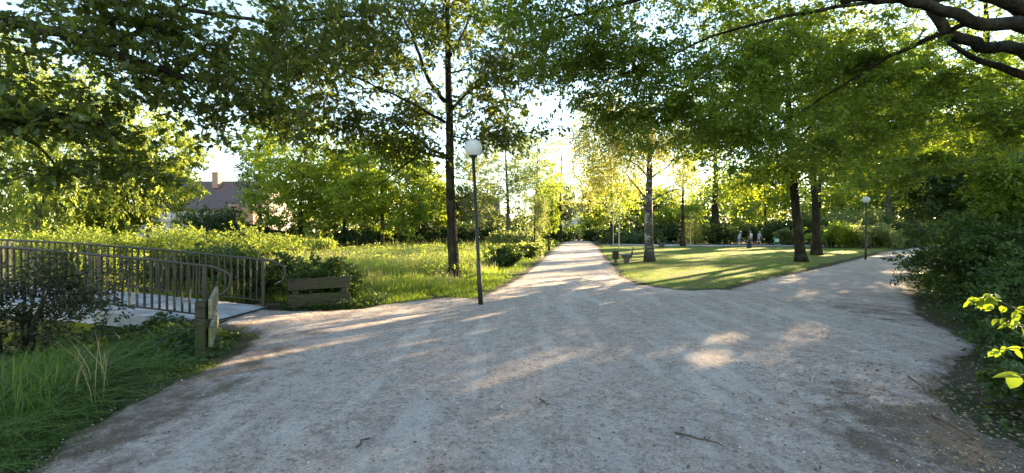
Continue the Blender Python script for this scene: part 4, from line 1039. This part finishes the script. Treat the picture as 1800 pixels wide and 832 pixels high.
tree("linden_tree", "thicker grey-trunked linden just behind the leaning one, forked low", (bx2, by2, 0), ('linden', 'bark_dark'),
     [(bx2, by2, 0), V3(1433, 380, by2), V3(1428, 305, by2), V3(1424, 240, by2), V3(1420, 120, by2)], .29,
     [(V3(1470, 190, by2), (5.0, 3.6, 4), 120), (V3(1530, 270, by2), (3.0, 3.0, 2.0), 60), (V3(1440, 80, by2), (6, 4, 4), 80), (V3(1560, 130, 30), (3.5, 3, 3.5), 60)],
     (.16, .125), kind='ovate', clump=1.15, per=120, seed=14, droop=.5, flat=.35, shell=.7,
     limbs=[([V3(1432, 330, by2), V3(1448, 312, by2), V3(1466, 290, by2)], .13, .05), ([V3(1428, 305, by2), V3(1410, 280, by2), V3(1395, 250, by2)], .12, .05)])
# --- birch
wx, wy = G(1142, 460.5)
tree("birch_tree", "weeping birch with black and white bark and yellow-lit hanging foliage behind the bench", (wx, wy, 0), ('birch', 'birchbark'),
     [(wx, wy, 0), V3(1141, 380, wy), V3(1142, 300, wy), V3(1144, 220, wy), V3(1143, 150, wy)], .255,
     [(V3(1085, 225, wy), (2.6, 2.0, 2.3), 170), (V3(1145, 240, wy), (2.7, 2.1, 2.1), 150), (V3(1055, 300, wy), (1.7, 1.3, 1.1), 54), (V3(1030, 240, wy), (1.2, 1.1, 1.4), 40), (V3(1205, 290, wy), (1.0, 1.0, .9), 26), (V3(1120, 310, 24.6), (1.2, .9, .6), 14), (V3(1070, 190, wy), (2.0, 1.6, 1.5), 56)],
     (.10, .07), kind='card', clump=.36, per=72, cull=False, seed=21, weep=1.35, shell=.6, sides=10, twig=.8,
     limbs=[([V3(1139, 352, wy), V3(1115, 325, wy), V3(1095, 300, wy)], .055, .02), ([V3(1144, 352, wy), V3(1175, 337, wy), V3(1205, 330, wy)], .05, .015),
            ([V3(1139, 312, wy), V3(1120, 290, wy), V3(1085, 275, wy)], .05, .015), ([V3(1146, 312, wy), V3(1170, 295, wy), V3(1195, 270, wy)], .05, .015), ([V3(1144, 270, wy), V3(1110, 255, wy), V3(1090, 220, wy)], .05, .015)])

def T(name, label, px, Y, pbot, ptop, wpx, mats, leaf, n, per, seed, clump=None, trunkpx=None, group=None, base=0, kind='card', dens=1.0, weep=0.0, tr=None, depth=.8, dx=0, cat='tree', cull=True, flat=.5, splits=4, sy=1.0, keepm=1.2):
    """background tree given by its place on the ground: px = bearing, pbot/ptop the heights its crown spans"""
    rng = np.random.default_rng(seed * 7 + 1)
    x = XatY(px, Y); zt = top_of(ptop, Y); zb = max(top_of(pbot, Y), .2); rx = wpx / 2 / F_PX * Y; rz = (zt - zb) / 2; zc = (zt + zb) / 2
    clump = clump or max(.3, rx * .22)
    lobes = [((x, Y, zc), (rx * .78, rx * .78 * depth, rz * .85), int(n * .45))]
    for i in range(splits * 2):
        a = rng.uniform(0, 6.28); t = rng.uniform(-.65, .62); q = rng.uniform(.30, .48)
        s = math.sqrt(max(.1, 1 - t * t)) * .62
        lobes.append(((x + math.cos(a) * rx * s, Y + math.sin(a) * rx * s * depth, zc + t * rz), (rx * q, rx * q * depth, rz * q * .9), max(2, int(n * .6 / splits / 2))))
    tr = tr or max(.06, (zt) * .017)
    th = zb + (zt - zb) * .8
    if x < 4: cull = False
    n = int(n * 1.2)
    kmin = .15 if Y > 35 else 0.0
    trunk = [(x + dx, Y, base), (x + dx * .6, Y, th * .4), (x + rng.normal() * rx * .05, Y, th)]
    return tree(name, label, (x + dx, Y, 0), mats, trunk, tr, lobes, leaf, group, cat, clump, per, kind, seed, flat=flat, droop=.4, weep=weep, cull=cull, shell=.5, sides=8, twig=1.0, minr=.012, keepm=keepm, kmin=kmin)
# left side, lit by the sun
T("willow_tree", "tall yellow-green willow filling the left edge behind the footbridge", 70, 23, 440, 20, 480, ('willow', 'bark_grey'), (.20, .085), 340, 170, 31, clump=.75, weep=1.3, splits=6)
T("maple_tree", "rounded yellow-green tree left of the brick house", 262, 26, 436, 200, 245, ('willow', 'bark_grey'), (.18, .11), 230, 120, 32, clump=.62, splits=6)
T("spruce_tree", "blue-green dark tree touching the right end of the slate roof", 458, 50, 425, 215, 95, ('conifer', 'bark_dark'), (.30, .10), 110, 90, 33, clump=.8)
T("chestnut_tree", "broad sunlit chestnut at the back of the meadow, right of the brick house", 528, 43, 432, 172, 265, ('lush', 'bark'), (.30, .20), 250, 110, 34, clump=1.15, splits=7)
T("chestnut_tree", "yellow-lit chestnut at the back of the meadow, left of the oak trunk", 672, 39, 432, 215, 210, ('lush', 'bark'), (.28, .19), 190, 110, 35, clump=1.0, splits=6)
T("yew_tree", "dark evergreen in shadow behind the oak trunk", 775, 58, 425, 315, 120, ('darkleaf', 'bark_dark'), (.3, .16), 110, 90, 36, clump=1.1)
T("ash_tree", "pale green open tree right of the nearest lamp", 893, 46, 428, 185, 160, ('pale', 'bark_grey'), (.24, .10), 180, 95, 37, clump=.95, splits=6)
T("poplar_tree", "slim yellow-lit young tree beside the left edge of the straight path", 965, 38, 418, 320, 34, ('lush', 'bark'), (.17, .12), 60, 90, 38, clump=.5)
T("willow_tree", "thin grey-green willow bush standing in the tall grass by the path", 940, 29, 425, 325, 48, ('pale', 'bark'), (.15, .035), 70, 70, 39, clump=.5, flat=1.4)
T("ash_tree", "tall loose tree with bright leaves far left of the path's end", 945, 62, 425, 195, 120, ('lush', 'bark'), (.30, .16), 130, 90, 40, clump=1.2)
T("ash_tree", "tall dark tree left of the far white house, beyond the path's end", 985, 95, 412, 300, 60, ('darkleaf', 'bark_dark'), (.42, .22), 110, 90, 41, clump=1.7)
T("maple_tree", "dark green tree right of the far white house", 1048, 88, 412, 318, 66, ('hedge', 'bark_dark'), (.40, .22), 130, 90, 42, clump=1.5)
T("chestnut_tree", "darker green chestnut filling the gap between the two sunlit ones", 605, 50, 430, 235, 190, ('linden', 'bark'), (.32, .21), 190, 110, 44, clump=1.2, splits=6)
T("maple_tree", "green maple directly behind the oak trunk at the meadow's back", 745, 48, 430, 262, 130, ('lush', 'bark'), (.3, .2), 130, 100, 45, clump=1.1)
T("maple_tree", "light green tree behind the nearest lamp globe", 838, 56, 430, 250, 120, ('pale', 'bark'), (.3, .18), 120, 100, 46, clump=1.3)
T("ash_tree", "tall tree behind the left side of the birch crown", 1075, 58, 415, 235, 110, ('lush', 'bark'), (.3, .18), 120, 90, 47, clump=1.3, cull=False)
T("maple_tree", "dense yellow-green tree behind the right side of the birch crown", 1200, 50, 400, 215, 120, ('lush', 'bark'), (.3, .2), 130, 90, 48, clump=1.2)
T("ash_tree", "tall pale tree closing the sky just left of the path's end", 985, 72, 410, 205, 110, ('pale', 'bark'), (.38, .22), 190, 90, 49, clump=1.5)
# young lawn trees
def sapling(px, py, wpx, ptop, pbot, label, mat='hedge', mt='pale_sapling', seed=1, tr=.05, n=60):
    x, y = G(px, py)
    return T("young_tree", label, px, y, pbot, ptop, wpx, (mat, mt), (.13, .085), n, 70, seed, clump=.45, tr=tr)
sapling(1088, 436.5, 54, 318, 402, "young tree with a white painted stem on the lawn left of the birch", 'pale', seed=50, n=70)
sapling(1078, 432, 34, 335, 405, "smaller staked young tree just left of the white-stemmed one", 'pale', seed=51)
sapling(1214, 432, 44, 335, 400, "slender young tree with a thin pale stem right of the birch", 'pale', seed=52, n=50)
r_ = sapling(1317, 436.5, 92, 345, 405, "young lawn tree with a dark guard round its stem foot", 'linden', 'bark_grey', seed=53, tr=.09, n=90)
x, y = G(1317, 436.5); m_ = MB(); m_.lathe((x, y, 0), [(.26, 0), (.25, .02), (.16, .75), (.14, .75)], 14); m_.build("stem_guard", M['black'], r_)
# behind the lawn
T("oak_tree", "very thick dark trunked old tree behind the asphalt path, left of the walkers", 1257, 61, 395, 190, 165, ('lush', 'bark_dark'), (.34, .22), 200, 100, 54, clump=1.7, tr=.62)
T("willow_tree", "weeping yellow-lit willow right of the birch, behind the asphalt path", 1222, 58, 424, 330, 44, ('birch', 'bark_grey'), (.3, .09), 60, 90, 55, clump=.6, weep=3.0)
T("maple_tree", "sunlit maple behind the walkers", 1345, 64, 412, 270, 130, ('lush', 'bark'), (.34, .23), 150, 95, 56, clump=1.5)
T("maple_tree", "yellow-green tree behind the hedge, between the birch and the weeping willow", 1180, 72, 410, 320, 100, ('lush', 'bark'), (.36, .24), 120, 90, 57, clump=1.6)
T("maple_tree", "dark green tree at the back, directly behind the birch", 1120, 80, 412, 300, 95, ('hedge', 'bark_dark'), (.38, .24), 120, 90, 58, clump=1.8)
T("beech_tree", "grey-trunked tree in the shrub bed between the two right-hand lamps", 1562, 50, 365, 215, 150, ('linden', 'bark_grey'), (.28, .19), 170, 100, 59, clump=1.5, tr=.42)
T("maple_tree", "tall tree behind the twin lindens with yellow-lit leaves", 1440, 68, 400, 180, 170, ('lush', 'bark'), (.38, .25), 190, 95, 60, clump=2.0)
T("maple_tree", "yellow-lit maple over the far end of the right fork", 1650, 62, 400, 200, 150, ('lush', 'bark'), (.36, .24), 150, 95, 61, clump=1.8)
T("beech_tree", "tall dark tree beyond the farthest lamp", 1720, 80, 410, 190, 190, ('hedge', 'bark_dark'), (.42, .28), 200, 95, 62, clump=2.2)
T("beech_tree", "tall green tree far behind the shrub bed, left of the grey trunk", 1510, 85, 410, 215, 170, ('linden', 'bark_dark'), (.44, .3), 180, 90, 63, clump=2.2)
T("oak_tree", "massive dark tree behind the right-hand bushes at the frame's edge", 1860, 40, 400, 30, 340, ('hedge', 'bark_dark'), (.28, .19), 260, 110, 64, clump=1.7)
T("oak_tree", "tall dark tree behind the farthest lamp's glade", 1600, 100, 408, 225, 190, ('hedge', 'bark_dark'), (.5, .34), 180, 90, 65, clump=2.6)
T("oak_tree", "tall tree far behind the walkers, right of the thick old trunk", 1300, 95, 410, 260, 160, ('linden', 'bark_dark'), (.48, .3), 170, 90, 66, clump=2.3)
tree("beech_tree", "tall beech added behind the hemlock to shade the path, trunk hidden by bushes", (24, 21.5, 0), ('beech', 'bark_dark'),  # added tree: its crown blocks stray sun from the near gravel
     [(24, 21.5, 0), (23.8, 21.5, 4), (23.4, 21.4, 9), (23.3, 21.4, 13)], .36,
     [((23, 21.5, 8.5), (5.2, 4.6, 4.2), 190), ((18.5, 20.5, 7.2), (2.6, 2.4, 2.0), 60), ((20, 23, 10), (3, 3, 2.6), 60), ((26, 19, 6), (3, 3, 2), 40)],
     (.13, .085), kind='ovate', clump=.95, per=130, seed=97, droop=.45, flat=.3, shell=.7)
tree("hornbeam_tree", "hornbeam added beyond the right fork to shade the path, its trunk hidden by bushes", (33.5, 31, 0), ('linden', 'bark_dark'),  # put in to close a leak of low sun onto the path
     [(33.5, 31, 0), (33.3, 31, 4), (33, 31, 8), (33, 31, 12)], .3,
     [((32.5, 31, 8), (5.4, 4.6, 4.6), 190), ((29, 33, 8.5), (3, 3, 3), 70), ((35, 28, 6), (3, 3, 3), 60)],
     (.17, .12), kind='card', clump=1.1, per=110, seed=98, droop=.45, flat=.35, shell=.7)
# layered dark hemlock on the right with trunk hidden
T("hemlock_tree", "dark layered hemlock drooping over the right-hand bushes", 1715, 15.5, 400, 255, 225, ('hedge', 'bark_dark'), (.10, .06), 260, 150, 67, clump=.8, splits=10, kind='ovate', flat=.15, dx=1.0)
T("hornbeam_tree", "bright green hornbeam at the right edge above the bushes", 1790, 10.5, 420, 270, 150, ('beech', 'bark_dark'), (.085, .055), 130, 120, 68, clump=.45, splits=6, kind='ovate', flat=.25, dx=.7)

# ------------------------------------------------------------------ shrubs
def shrub(label, px, py, w, h, mats, leaf, n, per, seed, clump=.3, name="shrub", dep=.8, kind='ovate', cull=True, xy=None, flat=.6, zb=.0, group=None, cat='shrub', keepm=.5):
    x, y = G(px, py) if xy is None else xy
    rng = np.random.default_rng(seed)
    lobes = [((x, y, h * .45 + zb), (w / 2 * .85, w / 2 * dep * .85, h * .45), n // 2)]
    for i in range(6):
        a = rng.uniform(0, 6.28); q = rng.uniform(.3, .45)
        lobes.append(((x + math.cos(a) * w * .3, y + math.sin(a) * w * .3 * dep, zb + h * rng.uniform(.3, .75)), (w * q * .6, w * q * .6 * dep, h * q * .7), n // 12))
    tr_ = .012 + .012 * h
    limbs = []
    if x < 4: cull = False
    for i in range(6):
        a = rng.uniform(0, 6.28); r1 = rng.uniform(.1, .32) * w
        limbs.append(([(x + math.cos(a) * .08 * w, y + math.sin(a) * .08 * w, zb - .1), (x + math.cos(a) * r1 * .5, y + math.sin(a) * r1 * .5 * dep, zb + h * .35), (x + math.cos(a) * r1, y + math.sin(a) * r1 * dep, zb + h * .7)], tr_, tr_ * .4))
    return tree(name, label, (x, y, zb), mats, None, .02, lobes, leaf, group, cat, clump, per, kind, seed, flat=flat, droop=.2, limbs=limbs, cull=cull, shell=.45, sides=5, trunk_name='stems', leaf_name='foliage', minr=.004, keepm=keepm, kmin=.15 if y > 35 else 0.0)
# near left bush before the railing
shrub("dusky dark-leaved bush in front of the near railing at the left edge", 0, 0, 2.5, 1.55, ('purple', 'bark_dark'), (.060, .040), 150, 55, 71, clump=.24, xy=(-6.95, 6.1), zb=-.2, flat=.8)
shrub("smaller dark bush at the very left edge of the near bank", 0, 0, 1.7, 1.1, ('hedge', 'bark_dark'), (.06, .042), 100, 80, 72, clump=.22, xy=(-7.9, 5.3), zb=-.35, flat=.8)
shrub("low leafy bush behind the upper plank of the dark barrier", 0, 0, 1.75, 1.2, ('hedge', 'bark_dark'), (.065, .045), 190, 80, 73, clump=.2, xy=(-4.3, 9.95))
shrub("dark bush growing behind the hooped end of the far railing", 0, 0, 2.1, 1.1, ('hedge', 'bark_dark'), (.07, .05), 130, 80, 74, clump=.25, xy=(-6.2, 10.7))
shrub("green bush behind the far railing midway along the bridge", 0, 0, 3.2, 1.5, ('hedge', 'bark_dark'), (.085, .055), 150, 80, 75, clump=.35, xy=(-8.6, 11.6), zb=-.2)
shrub("bush behind the left stretch of the far railing", 0, 0, 3.4, 1.9, ('willow', 'bark_dark'), (.09, .06), 150, 80, 76, clump=.38, xy=(-12.0, 13.0), zb=-.6)
# meadow mounds
k = 0
for (px, Y, w, h, mat, lab) in [(395, 21, 5.5, 1.9, 'willow', "bright herb mound left in the meadow below the brick house"), (455, 24, 5, 1.6, 'willow', "yellow-lit bush at the left of the meadow under the chestnut"),
        (310, 19, 4.5, 2.0, 'willow', "pale lit bush under the rounded yellow-green tree"), (180, 18, 5.5, 1.8, 'willow', "lit bush over the middle of the far railing"), (60, 17.5, 5.5, 1.9, 'willow', "lit bush over the left end of the far railing"),
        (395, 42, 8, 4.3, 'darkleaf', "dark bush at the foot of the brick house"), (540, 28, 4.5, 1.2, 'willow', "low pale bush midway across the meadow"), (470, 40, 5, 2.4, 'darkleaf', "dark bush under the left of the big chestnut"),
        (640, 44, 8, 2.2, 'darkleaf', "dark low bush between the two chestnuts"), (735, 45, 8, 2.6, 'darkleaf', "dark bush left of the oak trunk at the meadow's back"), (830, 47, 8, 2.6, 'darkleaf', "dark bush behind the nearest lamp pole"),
        (905, 40, 5, 1.8, 'pale', "pale bush at the back right of the meadow"), (880, 19.5, 1.7, 1.0, 'hedge', "bright weedy clump right of the lamp pole"), (925, 27, 2, 1.0, 'pale', "grey-green weedy clump below the willow bush")]:
    k += 1
    shrub(lab, 0, 0, w, h, (mat, 'bark_dark'), (max(.07, .006 * Y), max(.05, .004 * Y)), 90, 90, 80 + k, clump=w * .13, xy=(XatY(px, Y), Y), kind='card')
for (px, Y, w, h, mat, lab) in [(985, 75, 9, 2.8, 'hedge', "green bush left of the path's far end"), (1015, 100, 9, 3.0, 'lush', "sunlit bush closing the end of the straight path"), (1050, 80, 9, 2.6, 'hedge', "dark bush at the right of the path's far end"),
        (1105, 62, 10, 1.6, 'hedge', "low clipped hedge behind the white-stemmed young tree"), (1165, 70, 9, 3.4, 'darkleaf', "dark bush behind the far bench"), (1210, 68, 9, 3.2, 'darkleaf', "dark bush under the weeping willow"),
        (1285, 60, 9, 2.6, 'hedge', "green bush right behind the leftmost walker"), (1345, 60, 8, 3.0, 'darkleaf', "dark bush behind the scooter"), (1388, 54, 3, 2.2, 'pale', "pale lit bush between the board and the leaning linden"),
        (1455, 45, 6, 3.2, 'lush', "green bush directly right of the twin lindens"), (1500, 46, 6, 2.6, 'pale', "grey-green bush left of the lamp at the lawn's tip"), (1530, 44, 6, 2.8, 'pale', "green bush right of the lamp at the lawn's tip"),
        (1575, 47, 7, 3.6, 'darkleaf', "dark rhododendron under the grey trunk"), (1605, 50, 6, 2.8, 'lush', "yellow-green bush left of the second right-hand lamp"), (1560, 60, 12, 5.0, 'pale', "tall hazy shrub behind the grey trunk"),
        (1470, 60, 10, 5.0, 'pale', "tall pale shrub behind the twin lindens"), (1660, 85, 14, 4.5, 'pale', "grey-green shrub beyond the glade"), (1410, 60, 10, 3.6, 'hedge', "green bush behind the leaning linden"), (1235, 72, 10, 4.5, 'hedge', "green bush behind the thick old trunk"),
        (1720, 60, 14, 5, 'hedge', "dark bush beyond the right fork behind the hemlock")]:
    k += 1
    shrub(lab, 0, 0, w, h, (mat, 'bark_dark'), (max(.07, .0052 * Y), max(.05, .0036 * Y)), 84, 80, 80 + k, clump=w * .12, xy=(XatY(px, Y), Y), kind='card')
# right-hand foreground bushes
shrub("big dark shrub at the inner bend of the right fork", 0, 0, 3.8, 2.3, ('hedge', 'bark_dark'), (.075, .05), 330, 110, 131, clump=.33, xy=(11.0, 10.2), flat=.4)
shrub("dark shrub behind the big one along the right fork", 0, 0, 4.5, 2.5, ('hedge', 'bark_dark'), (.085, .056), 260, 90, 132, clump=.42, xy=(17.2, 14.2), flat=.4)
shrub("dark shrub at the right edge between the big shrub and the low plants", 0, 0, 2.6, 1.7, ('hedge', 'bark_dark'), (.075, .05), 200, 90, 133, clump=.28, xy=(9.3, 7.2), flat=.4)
shrub("low bramble at the gravel's edge under the bright leaves", 0, 0, 1.3, .72, ('hedge', 'bark_dark'), (.05, .034), 90, 60, 134, clump=.2, xy=(6.3, 5.2), flat=.5)
shrub("low bramble in the bottom right corner of the path", 0, 0, 1.1, .55, ('hedge', 'bark_dark'), (.055, .038), 80, 70, 135, clump=.16, xy=(4.85, 3.75), flat=.5)
shrub("dark shrub at the lower right edge behind the brambles", 0, 0, 1.9, 1.35, ('hedge', 'bark_dark'), (.06, .042), 150, 85, 136, clump=.22, xy=(7.6, 5.6), flat=.4)

# sunlit sprigs hanging in from the right edge
def sprig(label, root_p, pts, nl, size, seed, sp=.05):
    rng = np.random.default_rng(seed); root = empty("leafy_sprig", tuple(root_p)); tag(root, label, "branch", "bright leafy sprigs at the right edge")
    pts = np.array(pts); m_ = MB(); m_.tube(pts, np.linspace(.006, .0025, len(pts)), 5); m_.build("stem", M['twig'], root)
    P = []; A = []
    for i in range(nl):
        t = rng.random() ** .7 * (len(pts) - 1) if nl > 4 else (len(pts) - 1) * (i + 1) / nl; j = min(int(t), len(pts) - 2); p = pts[j] * (1 - (t - j)) + pts[j + 1] * (t - j)
        P.append(p + rng.normal(size=3) * sp * .4); A.append((rng.normal() * .6 - .5, rng.normal() * .4, rng.normal() * .35 - .5))
    P = np.array(P); A = np.array(A); N = rng.normal(size=(nl, 3)) * .4 + np.array([.25, -.35, .8])
    V, F, rn = make_leaves(P, A, N, size * rng.uniform(.7, 1.25, nl), size * .62 * rng.uniform(.8, 1.2, nl), 'broad', rng)
    link("leaves", np_mesh("leaves", V, F, rn), M['sprig'], root)
sprig("topmost bright yellow-green leafy sprig hanging over the right fork", P3(1840, 560, 3.05), [P3(1840, 560, 3.05), P3(1780, 540, 3.05), P3(1740, 522, 3.05), P3(1702, 530, 3.05)], 44, .062, 3)
sprig("bright leaves at the right edge just below the topmost sprig", P3(1850, 590, 3.0), [P3(1850, 590, 3.0), P3(1800, 572, 3.0), P3(1765, 566, 3.0)], 12, .062, 4)
sprig("paler thin leafy sprig between the bright sprigs and the single leaf", P3(1850, 612, 3.0), [P3(1850, 612, 3.0), P3(1790, 612, 3.0), P3(1745, 617, 3.0)], 11, .055, 5, .03)
sprig("single large glowing leaf low at the right edge", P3(1850, 662, 2.9), [P3(1850, 662, 2.9), P3(1800, 660, 2.9), P3(1790, 660, 2.9)], 2, .13, 6, .01)

# ------------------------------------------------------------------ far woods closing the horizon (one mass)
rng = np.random.default_rng(77)
C = []
for a in np.linspace(-62, 62, 420):
    D = rng.uniform(125, 160); hgt = 7 + 2.0 * math.sin(a * .5) + (7 if a > 14 else 0) + rng.normal() * 1.2
    if -3 < a < 14: hgt = 6 + rng.normal()
    if -38 < a < -31: hgt = 4
    for z in np.arange(1, max(2, hgt), 2.2): C.append((D * math.sin(R(a)), D * math.cos(R(a)), z + rng.normal() * .5))
C = np.array(C)
P, A, N = leaf_cloud(C, np.full(len(C), 2.6), 46, rng, .7, .3)
V, F, rn = make_leaves(P, A, N, rng.uniform(.6, 1.2, len(P)), rng.uniform(.45, .8, len(P)), 'card', rng)
tag(link("distant_woods", np_mesh("distant_woods", V, F, rn), M['hedge']), "distant line of woods closing the horizon", "woods", kind='stuff')
